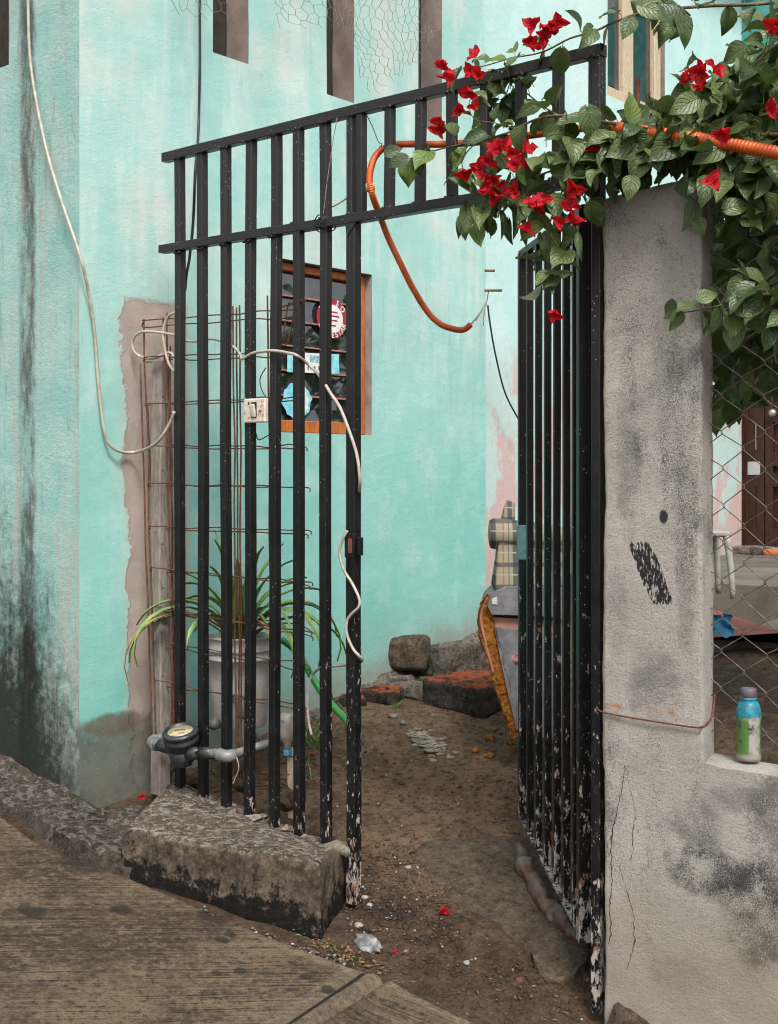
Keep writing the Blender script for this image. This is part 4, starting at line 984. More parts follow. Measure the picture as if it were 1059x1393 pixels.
for i in range(420):
    w = R.random()
    if w < .45: u = R.gauss(470, 45); v = 1300+(u-470)*.46-abs(R.gauss(0, 9))
    elif w < .7: u = R.gauss(150, 25); v = 1170+R.gauss(0, 12)
    elif w < .9: u = R.uniform(640, 800); v = R.uniform(1300, 1380)
    else: u = R.uniform(500, 690); v = R.uniform(980, 1280)
    q = GR(u, v, .02); L = R.uniform(.006, .02); a = R.uniform(0, 6.28)
    (mb if R.random() < .8 else mg).leaf(V((q.x, q.y, Hn(q.x, q.y)+R.uniform(.003, .012))), V((cos(a), sin(a), R.uniform(-.2, .3))), V((R.uniform(-.4, .4), R.uniform(-.4, .4), 1)), L, L*R.uniform(.15, .5), .3, .4)
tag(mb.build('leaf_litter', 'litter'), 'brown crumbs of dead leaf along the pavement edge', 'litter', kind='stuff')
tag(mg.build('leaf_litter', 'grass'), 'green crumbs of leaf along the pavement edge', 'litter', kind='stuff')
# ---------------------------------------------------------------- fixed gate panel
ZR = P(820, 68, 0).z; ZM = 1.5+.846; BW = .031
def ground_in(s, p): return H(s, p)-.035
gate = thing('fixed_gate', (0, 0, .1), 'tall black welded steel gate surround with fixed barred panel and overhead grille', 'gate')
GL = P(225, 210, 0).x
def ztop(x): return ZR-.012*(.9-x)/1.9*0
foot = {245: 1078, 276: 1083, 308: 1092, 340: 1103, 374: 1117, 407: 1132, 444: 1146}
for u, vf in foot.items():
    q = P(u, vf+14, 0); a = V((q.x, 0, q.z)); b = V((q.x+R.uniform(-.006, .006), R.uniform(-.003, .003), ZR-BW*.5))
    MB().bar(a, b, BW, BW, wob=.007, n=14).build('bar', 'black', gate)
pq = P(481, 1216, 0); PXL = pq.x
MB().bar((PXL, 0, pq.z-.03), (PXL, 0, ZM), .038, .036, wob=.003, n=10).build('post', 'black', gate)
for u in (479, 492): q = P(u, 200, 0); MB().bar((q.x, 0, ZM+.014), (q.x, 0, ZR-.016), .026, .03).build('bar', 'black', gate)
for u in (530, 572, 616, 661, 710, 760, 809): q = P(u, 150, 0); MB().bar((q.x, 0, ZM+.014), (q.x+R.uniform(-.003, .003), 0, ZR-.016), .027, .03, wob=.002, n=4).build('bar', 'black', gate)
PXR = P(815, 1340, 0).x-.002
MB().bar((PXR, 0, P(815, 1352, 0).z-.05), (PXR, 0, ZR-.016), .028, .036, wob=.003, n=10).build('post', 'black', gate)
MB().bar((GL, -.0, ZR), (PXR+.018, 0, ZR), .034, .034, side=(0, 0, 1), wob=.004, n=10).build('top_rail', 'black', gate)
MB().bar((GL-.012, -.004, ZM+.010), (PXL, -.002, ZM), .030, .038, side=(0, 0, 1), wob=.003, n=8).build('middle_rail', 'black', gate)
MB().bar((PXL, -.002, ZM), (PXR, -.002, ZM-.004), .030, .040, side=(0, 0, 1), wob=.003, n=8).build('middle_rail', 'black', gate)
wd = MB(); k_ = 0
for u in list(foot)+[481, 530, 572, 616, 661, 710, 760, 809]:
    x_ = P(u, 200, 0).x if u > 481 else P(u, foot.get(u, 1200)+14, 0).x
    for (zz_, sg) in ((ZR-.017, -1), (ZM+.016, 1), (ZM-.014, -1)):
        if u > 490 and sg < 0 and zz_ < ZR-.1: continue
        for dx in (-.016, .016, -.008, .006):
            k_ += 1; wd.rock(V((x_+dx+R.uniform(-.003, .003), -.0165+R.uniform(-.001, .002), zz_+R.uniform(-.003, .003))), R.uniform(.0035, .0065), k_, (1.3, .8, 1), 5, .5)
wd.build('weld_beads', 'black', gate)['kind'] = 'stuff'
mb = MB(); mb.prism([V((PXL-.018, -.021, ZM-.016)), V((PXL+.03, -.021, ZM-.016)), V((PXL-.012, -.021, ZM-.06))], (0, .002, 0)); mb.build('gusset', 'black', gate)
lk = MB(); q = P(479, 742, -.02); lk.box((q.x-.002, -.026, q.z), (.020, .008, .040), ch=.002); lk.box((q.x+.024, -.006, q.z-.003), (.005, .012, .030), ch=.002); lk = lk.build('lock_plate', 'black', gate)
MB().box((q.x+.006, -.036, q.z), (.007, .003, .024)).build('latch_slot', 'rust', lk)
bp = P(463, 1152, .0); MB().hexa([bp+V((x, y, z)) for z in (-.02, .012) for (x, y) in ((-.045, -.035), (.06, -.035), (.06, .03), (-.045, .03))], .01, .004, 20, .01).build('foot_mortar', 'mortar', gate)
# dabs of white mortar around every bar foot
for i, (u, vf) in enumerate(foot.items()):
    q = P(u+4, vf+6, .0); mb = MB()
    for k in range(5): mb.rock(V((q.x+R.uniform(-.01, .06), q.y+R.uniform(-.02, .04), q.z-.004+R.uniform(-.006, .006))), R.uniform(.007, .017), i*7+k, (1.3, .9, .5), 8, .6)
    mb.build('foot_mortar', 'mortar', gate)
# ---------------------------------------------------------------- open gate leaf
hx, hy = .882, .035; fxx, fyy = .232+.0, .626
leafg = thing('gate_leaf', (hx, hy, .2), 'black barred gate leaf with chipped paint swung open beside the concrete pillar', 'gate')
ld = (V((fxx, fyy, 0))-V((hx, hy, 0))); LL = ld.length; ld.normalize(); ln = V((ld.y, -ld.x, 0))
def LP(t, z): return V((hx, hy, z))+ld*t
def lx(u):  # distance along the leaf where column u crosses
    d = ray(u, 600); a, b = d.x, d.y
    # CAM + d*k = h + ld*t
    det = a*(-ld.y)-b*(-ld.x); rx, ry = hx-CAM.x, hy-CAM.y
    k = (rx*(-ld.y)-ry*(-ld.x))/det; t = (a*ry-b*rx)/det
    return t, k
t0, k0 = lx(795); t1, k1 = lx(711)
zb0 = 1.5+(HV-1278)/F*k0; zb1 = 1.5+(HV-1112)/F*k1; zt1 = 1.5+(HV-345)/F*k1
def zbot(t): return zb0+(zb1-zb0)*(t-t0)/(t1-t0)
MB().bar(LP(t0, zb0-.004), LP(t0, zt1), .040, .034, side=ln, wob=.002, n=6).build('hinge_stile', 'black', leafg)
MB().bar(LP(t1, zb1), LP(t1, zt1), .028, .026, side=ln, wob=.002, n=6).build('lock_stile', 'black', leafg)
tu = [721.5, 733, 745.5, 758, 771, 784.0]
for u in tu:
    t, k = lx(u); MB().bar(LP(t, zbot(t)+.01), LP(t+R.uniform(-.004, .004), zt1-.01), .0225, .020, side=ln, wob=.002, n=8).build('bar', 'black', leafg)
MB().bar(LP(t0-.01, zbot(t0)), LP(t1+.008, zbot(t1)), .012, .024, side=V((0, 0, 1)), n=2).build('bottom_rail', 'black', leafg)
MB().bar(LP(t0-.01, zt1), LP(t1+.012, zt1), .024, .024, side=V((0, 0, 1)), n=2).build('top_rail', 'black', leafg)
# rusty plate at the foot of the hinge stile, screws, teal lock case
zz = zb0+.15
MB().box(LP(t0, zb0+.145)+ln*.0205+V((0, 0, 0)), (.018, .0012, .145), (ld, ln, UP)).build('kick_plate', 'rustpaint', leafg)
tl, kl = lx(712); zl = 1.5+(HV-738)/F*kl
lc = MB().box(LP(t1, zl)-V((.0, 0, 0))+ln*.004, (.022, .020, .062), (ld, ln, UP), ch=.003).build('lock_case', 'lockteal', leafg)
MB().box(LP(t1-.002, zl+.006)+ln*.0245, (.007, .001, .03), (ld, ln, UP)).build('keyhole_plate', 'rust', lc)
for v in (360, 371, 763, 776, 790):
    tt, kk = lx(803); z = 1.5+(HV-v)/F*kk; q = LP(t0-.004, z)+ln*.021; mb = MB(); mb.lathe([(.0055, 0), (.0055, .0015), (.002, .003)], q, 10, (ld, UP, ln)); mb.build('screw', 'screw', leafg)
for z in (.45, 1.15, 1.95):
    MB().tube([(PXR-.02, .016, z-.04), (PXR-.02, .016, z+.04)], .009, 10, 1).build('hinge', 'black', leafg)
# snack wrapper caught on the leaf
q = D(704, 897, 4.55); mb = MB(); mb.rock(q, .022, 5, (1, .8, 1.1), 8, .5); tag(mb.build('wrapper', 'toyred'), 'crumpled red and white wrapper snagged on the open gate leaf', 'wrapper')
# rolled wet cloth under the leaf
pts = [GR(u, v, .03) for u, v in ((706, 1150), (716, 1180), (732, 1208), (752, 1240), (772, 1262), (800, 1284))]
pts = [V((p.x, p.y, H(p.x, p.y)-.01)) for p in pts]
mb = MB(); mb.tube(pts, .028, 26, 18, rf=lambda i, q, p: .030*(.50+.65*sin(pi*min(1, q*1.08+.03))**.7)*(1+.22*noise.noise(V((q*7, 2, 0)))))
for v in mb.v: v += noise.noise_vector(v*10)*.016+noise.noise_vector(V((v.x*50, v.y*10, v.z*50)))*.008
tag(mb.build('rolled_cloth', 'cloth'), 'wet grey rust stained cloth roll lying under the open gate leaf', 'cloth')

# ---------------------------------------------------------------- light switch on the fourth bar
q = P(348.5, 558.5, -.024); sw = thing('light_switch', q, 'grubby ivory light switch box fixed to the fourth bar', 'switch')
MB().box(q, (.0545, .010, .043), ch=.004).build('plate', 'switch', sw)
rk = MB().box(q+V((0, -.011, .002)), (.0135, .003, .028), ch=.002).build('surround', 'hole', sw)
MB().box(q+V((.002, -.016, -.001)), (.010, .005, .024), (V((1, 0, 0)), V((0, .97, .2)), V((0, -.2, .97))), ch=.003).build('rocker', 'switch', rk)
sm_ = MB()
for k in range(22): a = q+V((R.choice((-1, 1))*R.uniform(.020, .048), -.0102, R.uniform(-.03, .03))); sm_.box(a, (R.uniform(.0008, .003), .0003, R.uniform(.001, .006)))
sm_.build('smudge', 'litter', sw)
# ---------------------------------------------------------------- cables
def cable(pts, r, mat, name, label, cat='cable', n=8, k=6, j=0, parent=None):
    q = spline([V(p) for p in pts], k)
    if j: q = [p+noise.noise_vector(p*8)*j for p in q]
    mb = MB(); mb.tube(q, r, n, 1); o = mb.build(name, mat, parent)
    return tag(o, label, cat) if parent is None else o
W_ = lambda u, v, off=.02: S(u, v, WS+off)
cable([P(36, -60, FP-.02), P(38, 0, FP-.02), P(42, 90, FP-.02), P(60, 190, FP-.03), P(82, 268, FP-.03), P(108, 345, FP-.03), W_(121, 400, .03), W_(129, 455), W_(134, 520), W_(143, 590, .025), W_(158, 612, .03), W_(185, 615, .04), P(212, 603, -.03), P(230, 578, -.025), P(237, 560, -.03)], .0062, 'white_cable', 'white_cable', 'long cream cable hanging down the wall corner to the first bar')
cable([P(238, 425, .03), P(228, 432, .03), P(222, 455, .03), P(228, 490, .03), P(238, 505, .035), P(233, 480, .04), P(205, 488, .04), P(184, 480, .035), P(181, 462, .03), P(195, 451, .03), P(235, 455, .03), P(258, 464, .04), P(290, 461, .05), P(315, 470, .05), P(327, 482, .03), P(330, 488, -.02), P(345, 480, -.03), P(370, 477, -.03), P(392, 480, -.03), P(405, 484, -.03), P(420, 496, .03), P(432, 508, .03), P(441, 520, .0), P(450, 535, -.03), P(463, 555, -.03), P(476, 588, -.03), P(486, 620, -.03), P(490, 655, -.025), P(488, 672, .02)], .0055, 'white_cable', 'white_cable', 'cream cable looped on the rebar and running along the bars past the switch')
cable([P(473, 722, -.035), P(466, 735, -.04), P(462, 752, -.04), P(468, 775, -.035), P(480, 795, -.03), P(489, 815, -.030), P(488, 826, -.032), P(478, 836, -.034), P(472, 846, -.034), P(472, 862, -.035), P(480, 882, -.03), P(489, 893, -.02), P(492, 900, .03), P(470, 905, .08), P(440, 908, .12), P(427, 916, .15), P(420, 930, .14), P(418, 950, .13), P(420, 980, .12), P(424, 1000, .1)], .0048, 'white_cable', 'white_cable', 'thin cream cable twisting down the gate post below the lock')
cable([W_(273, -60, .05), W_(272, 0, .05), W_(272, 90, .05), W_(270, 180, .06), P(266, 230, .06), P(263, 300, .06), P(258, 350, .06), P(254, 372, .05), P(252, 395, .05)], .0055, 'black_cable', 'black_cable', 'black cable dropping behind the gate rails beside the first slot window')
cable([W_(664, 415, .01), S(667, 440, WS), S(674, 480, WS-.05), S(686, 530, WS-.1), S(700, 560, WS-.1), S(712, 580, WS-.1)], .0048, 'black_cable', 'black_cable', 'thin black wire curving over the pink wall beside the open leaf')
cable([P(459, 160, -.02), P(452, 200, -.022), P(445, 250, -.022), P(440, 292, -.03)], .0014, 'thin', 'tie_wire', 'fine pale wire slanting across the bars left of the gate post', 'wire', 5)
cable([P(499, 156, -.01), P(507, 172, -.0), P(515, 192, .0), P(520, 196, .0), P(516, 200, .0)], .0016, 'black_cable', 'tie_wire', 'short black wire holding the orange conduit to the top rail', 'wire', 5)
cable([P(428, 300, -.02), P(434, 292, -.03), P(441, 300, -.03), P(430, 306, -.03), P(434, 315, .0), P(445, 314, -.0), P(455, 312, .0), P(461, 300, .0)], .0022, 'black_cable', 'tie_wire', 'tangle of black wire knotted round the middle rail', 'wire', 5)
cable([P(452, 281, .02), P(462, 276, .02), P(474, 268, .02)], .0028, 'tie', 'dry_twig', 'short yellow stick poking out between two bars above the middle rail', 'stick', 6)
# conduit
def conduit(pts, r, pitch, name, label):
    q = resample(spline([V(p) for p in pts], 16), pitch/4)
    mb = MB(); mb.tube(q, r, 12, 1, rf=lambda i, t, p: r*(1.0+.11*cos(i*pi/2))); return tag(mb.build(name, 'orange'), label, 'conduit')
cp = [P(1200, 242, -.12), P(1120, 222, -.12), P(1059, 208, -.12), P(1000, 197, -.12), P(940, 187, -.12), P(880, 179, -.1), P(848, 175, -.08), P(820, 172, .03), P(770, 177, .05), P(720, 184, .05), P(660, 192, .05), P(600, 196, .05), P(545, 196, .05), P(522, 202, .03), P(509, 216, .0), P(503, 240, -.03), P(506, 262, -.03), P(516, 290, .03), P(528, 322, .06), P(545, 358, .10), P(562, 392, .16), P(582, 424, .22), P(600, 441, .26), P(620, 448, .3), P(632, 448, .32), P(641, 441, .33)]
conduit(cp[:8], .0160, .0105, 'orange_conduit', 'thick ribbed orange conduit resting on the pillar top among the leaves')
conduit(cp[5:], .0105, .006, 'orange_conduit', 'thinner orange conduit threaded through the grille and looping down')
q = P(504, 255, -.03); mb = MB(); mb.tube([q+V((0, 0, -.012)), q+V((0, 0, .012))], .0155, 12, 1); tag(mb.build('tape_band', 'tie'), 'band of yellowed tape round the conduit bend', 'tape')
mb = MB()
mb.tube([P(641, 441, .33), P(650, 430, .5), P(658, 418, .9), S(663, 408, WS+.03), S(665, 395, WS+.0)], .003, 6, 4)
mb.tube([P(648, 436, .4), P(655, 424, .7), S(662, 412, WS+.03), S(659, 425, WS+.03), S(658, 443, WS+.03)], .0022, 6, 4)
tag(mb.build('tie_wire', 'thin'), 'twisted pale wire tying the conduit end to the wall corner', 'wire')
for v, L, lb in ((368, .05, 'upper'), (395, .09, 'lower')):
    a = S(661, v, WS); mb = MB(); mb.tube([a+V((-.02, -.02, 0)), a+RT*L], .007, 8, 1); tag(mb.build('rebar_stub', 'rust'), lb+' rusty rebar stub poking out of the wall corner', 'rebar')
# wire round the pillar
pts = [P(812, 962, -.03), P(818, 968, -.036), P(845, 974, -.039), P(900, 983, -.039), P(940, 989, -.039), P(955, 989, -.037), P(966, 980, .03), P(971, 965, .07), P(973, 945, .11)]
cable(pts, .0028, 'rust', 'binding_wire', 'rusty binding wire wrapped round the concrete pillar', 'wire', 6)
# ---------------------------------------------------------------- rebar cage behind the bars
cage = thing('rebar_cage', P(310, 1040, .07), 'rusty rebar cage standing behind the fixed bars', 'rebar cage')
ZA = {}
def vertical(u0, v0, u1, v1, p, r=.0032):
    a, b = P(u0, v0, p), P(u1, v1, p); n = 10
    pts = [a.lerp(b, i/n)+V((noise.noise(V((i*.5, u0, 0)))*.008, noise.noise(V((i*.5, u0, 5)))*.006, 0)) for i in range(n+1)]
    MB().tube(pts, r, 6, 2).build('rod', 'rust', cage)
for a in ((196, 434, 212, 1010, .04), (191, 495, 207, 1005, .04), (201, 548, 222, 1008, .08), (222, 432, 238, 1000, .04), (227, 425, 240, 1000, .08), (232, 470, 236, 1010, .06),
          (317, 416, 322, 1060, .05), (322, 418, 326, 1060, .09), (326, 415, 329, 1060, .07), (364, 402, 371, 1060, .06), (400, 480, 415, 1090, .09)):
    vertical(*a)
rows = [(436, 421, 398), (445, 431, 398), (486, 478, 386), (492, 484, 386), (549, 540, 402), (551, 545, 402), (606, 607, 416), (609, 611, 410), (658, 664, 420), (661, 661, 372), (716, 722, 421), (719, 727, 418), (772, 796, 420), (776, 792, 423), (824, 866, 424), (829, 860, 422), (872, 905, 420), (878, 912, 420), (925, 968, 415), (932, 960, 415)]
for i, (vl, vr, ur) in enumerate(rows):
    p = .032 if i % 2 == 0 else .092
    n = 9; u0 = 194+i*.9; pts = []
    for k in range(n+1):
        t = k/n; u = u0+(ur-u0)*t; v = vl+(vr-vl)*t; pts.append(P(u, v, p)+V((0, noise.noise(V((k*.7, i, 0)))*.006, noise.noise(V((k*.8, i, 3)))*.010)))
    if i % 2: pts = [P(u0, rows[i-1][0]+2, .034)]+pts
    pts.append(pts[-1]+V((.006, 0, -.014)))
    MB().tube(pts, .0024, 6, 3).build('stirrup', 'rust', cage)
for i in range(14):
    u = R.uniform(330, 420); v = R.uniform(1000, 1085); pts = [P(u+R.uniform(-60, 0), v-5, .1), P(u, v, .12+R.uniform(0, .05)), P(u+R.uniform(10, 50), v+R.uniform(-10, 20), .1)]
    MB().tube(pts, .0026, 6, 4).build('stirrup', 'rust', cage)
# bent bit of wire at the window
mb = MB(); mb.tube([P(412, 408, -.02), P(400, 412, .02), P(392, 415, .03), P(386, 455, .03), P(380, 465, .02), P(392, 466, .03), P(402, 412, .03)], .0028, 6, 3); mb.tube([P(375, 418, .03), P(398, 414, .03), P(414, 411, -.018), P(415, 404, -.02)], .0026, 6, 3)
tag(mb.build('bent_wire', 'rust'), 'bent rusty wire twisted round the sixth bar in front of the window', 'wire')
cable([P(362, 500, .0), P(354, 515, .0), P(357, 532, .0), P(366, 545, -.0)], .002, 'black_cable', 'switch_wire', 'short black wire curving down to the light switch', 'wire', 6)
cable([P(348, 588, .02), P(352, 598, .02), P(362, 594, .02), P(372, 588, .03)], .002, 'black_cable', 'switch_wire', 'loose dark wire end below the light switch', 'wire', 6)
# weathered post by the wall
a, b = P(218, 1062, .09), P(219, 492, .09); pst = thing('wooden_post', a, 'pale weathered post with nail holes behind the rebar cage', 'post')
mb = MB(); mb.bar(a-V((0, 0, .05)), b, .060, .055, ch=.004, wob=.006, n=12); mb.build('shaft', 'greywood', pst)
for v in (540, 640, 740, 800, 860, 920, 1000): q = P(222, v, .0605); mb = MB(); mb.lathe([(.004, 0), (.004, .002)], q, 8, (V((1, 0, 0)), UP, V((0, -1, 0)))); mb.build('nail', 'rust', pst)
# ---------------------------------------------------------------- water meter and pipes
q = P(250, 1008, -.075); wm = thing('water_meter', q, 'black round water meter with yellowed dial in front of the second bar', 'water meter')
tl = V((.34, -.42, 1)).normalized(); tl = (UP*1.0-FW*.30+RT*-.10).normalized(); ax = (RT-tl*RT.dot(tl)).normalized(); ay = tl.cross(ax)
q = D(247, 1010, CAM.y*0+ (P(247, 1010, -.075)-CAM).length)  # same point along the view ray
q = P(248, 1012, -.075)
mb = MB(); mb.lathe([(.0, -.02), (.052, -.018), (.060, -.010), (.060, .012), (.066, .014), (.066, .024), (.062, .030), (.062, .042), (.067, .044), (.067, .052), (.060, .058), (.050, .058), (.048, .050), (0.001, .050)], q, 30, (ax, ay, tl))
mb.lathe([(.018, -.085), (.034, -.08), (.046, -.055), (.050, -.02), (.02, -.015)], q+V((0, 0, 0)), 20)
bd = mb.build('meter_body', 'meter', wm)
mb = MB(); mb.lathe([(.0, .0), (.047, .0), (.047, .0015), (.0, .0015)], q+tl*.0505, 24, (ax, ay, tl)); dl = mb.build('dial', 'dial', wm)
mb = MB()
for k in range(5): mb.box(q+tl*.0525+ax*(-.018+k*.008)+ay*.010, (.003, .0045, .0003), (ax, ay, tl))
for k in range(14): a = k/14*2*pi; mb.box(q+tl*.0525+ax*(.036*cos(a))+ay*(.036*sin(a)), (.0012, .0012, .0003), (ax, ay, tl))
mb.box(q+tl*.0525+ax*.006-ay*.016, (.014, .0015, .0003), (ax*.8+ay*.6, ay*.8-ax*.6, tl)); mb.build('dial_marks', 'blackprint', dl)
pc = q-V((0, 0, .035)); eR_ = P(296, 1025, -.075); eL_ = P(212, 1012, -.06)
mb = MB(); mb.tube([pc, pc.lerp(eR_, .55)], [.030, .021], 16, 1); mb.tube([pc, pc.lerp(eL_, .5)], [.030, .021], 16, 1)
mb.tube([pc.lerp(eR_, .5), pc.lerp(eR_, .85)], .024, 6, 1); mb.tube([pc.lerp(eL_, .48), pc.lerp(eL_, .85)], .023, 6, 1); mb.build('union', 'meter', wm)
pi_ = MB(); pp = [eR_, P(302, 1028, -.07), P(312, 1028, -.065), P(323, 1025, -.02), P(345, 1018, .05), P(372, 1010, .10), P(395, 1004, .14)]
pi_.tube([pc.lerp(eR_, .8)]+pp, .0165, 14, 6); pi_.tube([P(298, 1026, -.075), P(308, 1029, -.07), P(318, 1027, -.045)], .0225, 14, 5); pi_.build('pipe', 'pvc', wm)
pi_ = MB(); pi_.tube([pc.lerp(eL_, .8), eL_, P(208, 1009, -.03), P(216, 1004, .01), P(235, 1000, .04), P(262, 992, .09), P(296, 984, .13)], .0155, 14, 6); pi_.tube([P(212, 1014, -.06), P(207, 1010, -.035), P(211, 1006, -.01)], .022, 14, 5); pi_.tube([P(288, 986.5, .122), P(297, 984, .132)], .021, 14, 1); pi_.build('pipe', 'pvc', wm)
cable([P(322, 1030, -.055), P(325, 1045, -.055), P(319, 1062, -.05), P(317, 1066, -.05)], .0018, 'white_cable', 'white_string', 'short white string hanging from the grey pipe below the meter', 'string', 6)
# ---------------------------------------------------------------- bucket and plant
bc = D(326, 985, 5.0); bc = V((bc.x, bc.y, bc.z)); bh = 1.5+(HV-864)/F*5.0-bc.z
bk = thing('bucket', bc, 'dirty white plastic bucket used as a pot behind the bars', 'bucket')
mb = MB(); r0, r1 = .108, .128
mb.lathe([(r0-.004, 0), (r0, .004), (r0+.010, bh*.5), (r0+.015, bh*.74), (r0+.020, bh*.742), (r0+.020, bh*.76), (r0+.016, bh*.765), (r0+.017, bh*.84), (r0+.022, bh*.842), (r0+.022, bh*.855), (r0+.018, bh*.86), (r1-.004, bh*.97), (r1, bh*.975), (r1, bh), (r1-.006, bh), (r1-.01, bh*.9), (.0, bh*.9)], bc, 40); mb.build('pail', 'bucket', bk)
mb = MB(); mb.lathe([(.0, bh*.905), (r1-.009, bh*.905), (r1-.009, bh*.93), (0.0, bh*.945)], bc, 24); mb.build('soil', 'potsoil', bk)
pt = thing('potted_plant', bc+V((0, 0, bh*.93)), 'strappy green lily plant arching out of the white bucket', 'plant')
def blade(mb, base, az, L, w, lift, droop, seg=12):
    prof = [(i/seg, (.55+.45*min(1, i/3))*(1-(i/seg)**2.6)+.02) for i in range(seg+1)]
    pos = V(base); vs = []; d2 = V((cos(az), sin(az), 0)); side = V((-sin(az), cos(az), 0)); el = lift
    for i, (t, ww) in enumerate(prof):
        el = lift-droop*t**1.5; dr = d2*cos(el)+UP*sin(el); up = UP*cos(el)-d2*sin(el)
        if i: pos = pos+dr*L/seg
        tw = side.copy(); tw.rotate(Matrix.Rotation(noise.noise(V((az*3, t*2, 0)))*.7, 3, dr))
        for c in (-1, 0, 1): vs.append(pos+tw*(c*w*ww/2)+up*(abs(c)*w*.18))
    mb.add(vs, [(i*3+k, i*3+k+1, i*3+k+4, i*3+k+3) for i in range(seg) for k in (0, 1)], True)
cx_, cy_ = bc.x, bc.y; zz = bc.z+bh*.93
camaz = atan2(-FW.y, -FW.x)
def azs(deg): return camaz+radians(deg)   # 0 towards the viewer, +90 to the viewer's right
spec = [(-60, .62, 1.1, 2.9, 0), (-75, .50, 1.2, 2.2, 0), (-100, .45, 1.3, 2.3, 0), (-35, .42, 1.2, 2.6, 0), (-120, .42, 1.35, 1.6, 0), (-10, .36, 1.2, 2.4, 0), (20, .40, 1.25, 2.6, 0), (48, .46, 1.25, 2.4, 0), (60, .58, 1.1, 2.9, 0), (75, .62, 1.15, 3.0, 0), (90, .52, 1.2, 2.6, 0), (100, .44, 1.25, 1.6, 0), (125, .42, 1.35, 1.4, 0), (160, .40, 1.4, 1.0, 0), (-150, .44, 1.45, .9, 0), (-170, .36, 1.45, 1.2, 0), (82, .56, .85, 2.4, 0), (40, .52, 1.0, 3.0, 0), (-85, .55, .9, 2.4, 0), (-50, .36, 1.4, 1.6, 0), (110, .36, 1.4, 1.3, 0), (-20, .40, 1.42, .9, 0), (10, .32, 1.4, 1.3, 0), (68, .5, 1.05, 2.2, 0), (-110, .5, 1.1, 2.2, 0), (-25, .50, 1.45, .8, 0), (30, .48, 1.46, .9, 0), (-140, .5, 1.5, .7, 0), (5, .44, 1.5, 1.0, 0), (55, .5, 1.4, 1.2, 0), (-65, .46, 1.4, 1.3, 0), (140, .46, 1.45, .8, 0), (25, .30, 1.3, 2.0, 0), (-30, .3, 1.3, 2.2, 0)]
for (az, L, li, dr, _) in spec:
    mb = MB(); a = azs(az)+R.uniform(-.15, .15); blade(mb, (cx_+cos(a)*.02, cy_+sin(a)*.02, zz-.02), a, L, R.uniform(.034, .046), li, dr); mb.build('blade', 'blade', pt)
for (az, L, li, dr) in ((-70, .66, .9, 2.7), (30, .55, 1.0, 3.2), (35, .50, .95, 3.2), (72, .62, .8, 3.0)):
    mb = MB(); blade(mb, (cx_, cy_, zz-.02), azs(az), L, .024, li, dr); mb.build('blade', 'deadblade', pt, 'withered brown leaf')
# green hose, pipe, bottle behind the bars
cable([D(383, 870, 5.2), D(405, 888, 5.2), D(424, 920, 5.1), D(440, 945, 5.05), D(460, 968, 5.0), D(473, 982, 4.95), D(480, 1000, 4.9)], .0140, 'hose', 'green_hose', 'bright green hose slanting down behind the last bars', 'hose', 12)
vp = MB(); a = P(329, 960, .22); vp.tube([P(329, 965, .2), P(329, 1060, .2)], .017, 12, 1); vp.tube([P(329, 975, .2), P(329, 958, .2), P(322, 950, .22)], .022, 12, 4); tag(vp.build('upright_pipe', 'pvc'), 'short upright grey pipe standing before the white bucket', 'pipe')
bq = P(391, 1012, .10); bt = thing('plastic_bottle', bq, 'small white bottle with blue print wedged upside down behind the fifth bar', 'bottle')
mb = MB(); mb.lathe([(.012, -.03), (.014, 0), (.026, .02), (.029, .035), (.029, .095), (.022, .11), (.0, .112)], bq, 20); mb.build('body', 'plastic', bt)
mb = MB(); mb.lathe([(.015, -.042), (.0155, -.04), (.0155, -.022), (.013, -.02)], bq, 16); mb.build('cap', 'bluefoam', bt)
mb = MB()
for k in range(9): a = R.uniform(0, 6.28); mb.box(bq+V((cos(a)*.0292, sin(a)*.0292, R.uniform(.04, .09))), (.0006, .005, .004), (V((cos(a), sin(a), 0)), V((-sin(a), cos(a), 0)), UP))
mb.build('print', 'bluefoam', bt)
a, b = P(397, 1018, .12), P(400, 1098, .12); mb = MB(); mb.bar(a, b-V((0, 0, .04)), .042, .02, ch=.003, wob=.004, n=5); tag(mb.build('wood_slat', 'creamwood'), 'cream wooden slat with blue paint spots behind the fifth and sixth bars', 'slat')
# weeds
def weed(u, v, lb, n=26, h=.10, sp=.06):
    g = GR(u, v); mb = MB()
    for i in range(n):
        a = R.uniform(0, 6.28); blade(mb, (g.x+R.uniform(-1, 1)*sp*.4, g.y+R.uniform(-1, 1)*sp*.4, H(g.x, g.y)-.04), a, h*R.uniform(.5, 1.2), .006, R.uniform(.8, 1.5), R.uniform(.3, 1.3), 5)
    tag(mb.build('weed', 'grass'), lb, 'weed')
weed(428, 1015, 'feathery green weed growing behind the seventh bar', 60, .17, .12); weed(448, 960, 'small green weed by the green hose behind the post', 34, .12, .08); weed(540, 965, 'thin green weed sprouting beside the brown hollow under the rubble', 12, .07, .03); weed(412, 1060, 'low weed tuft near the foot of the sixth bar', 30, .10, .08)
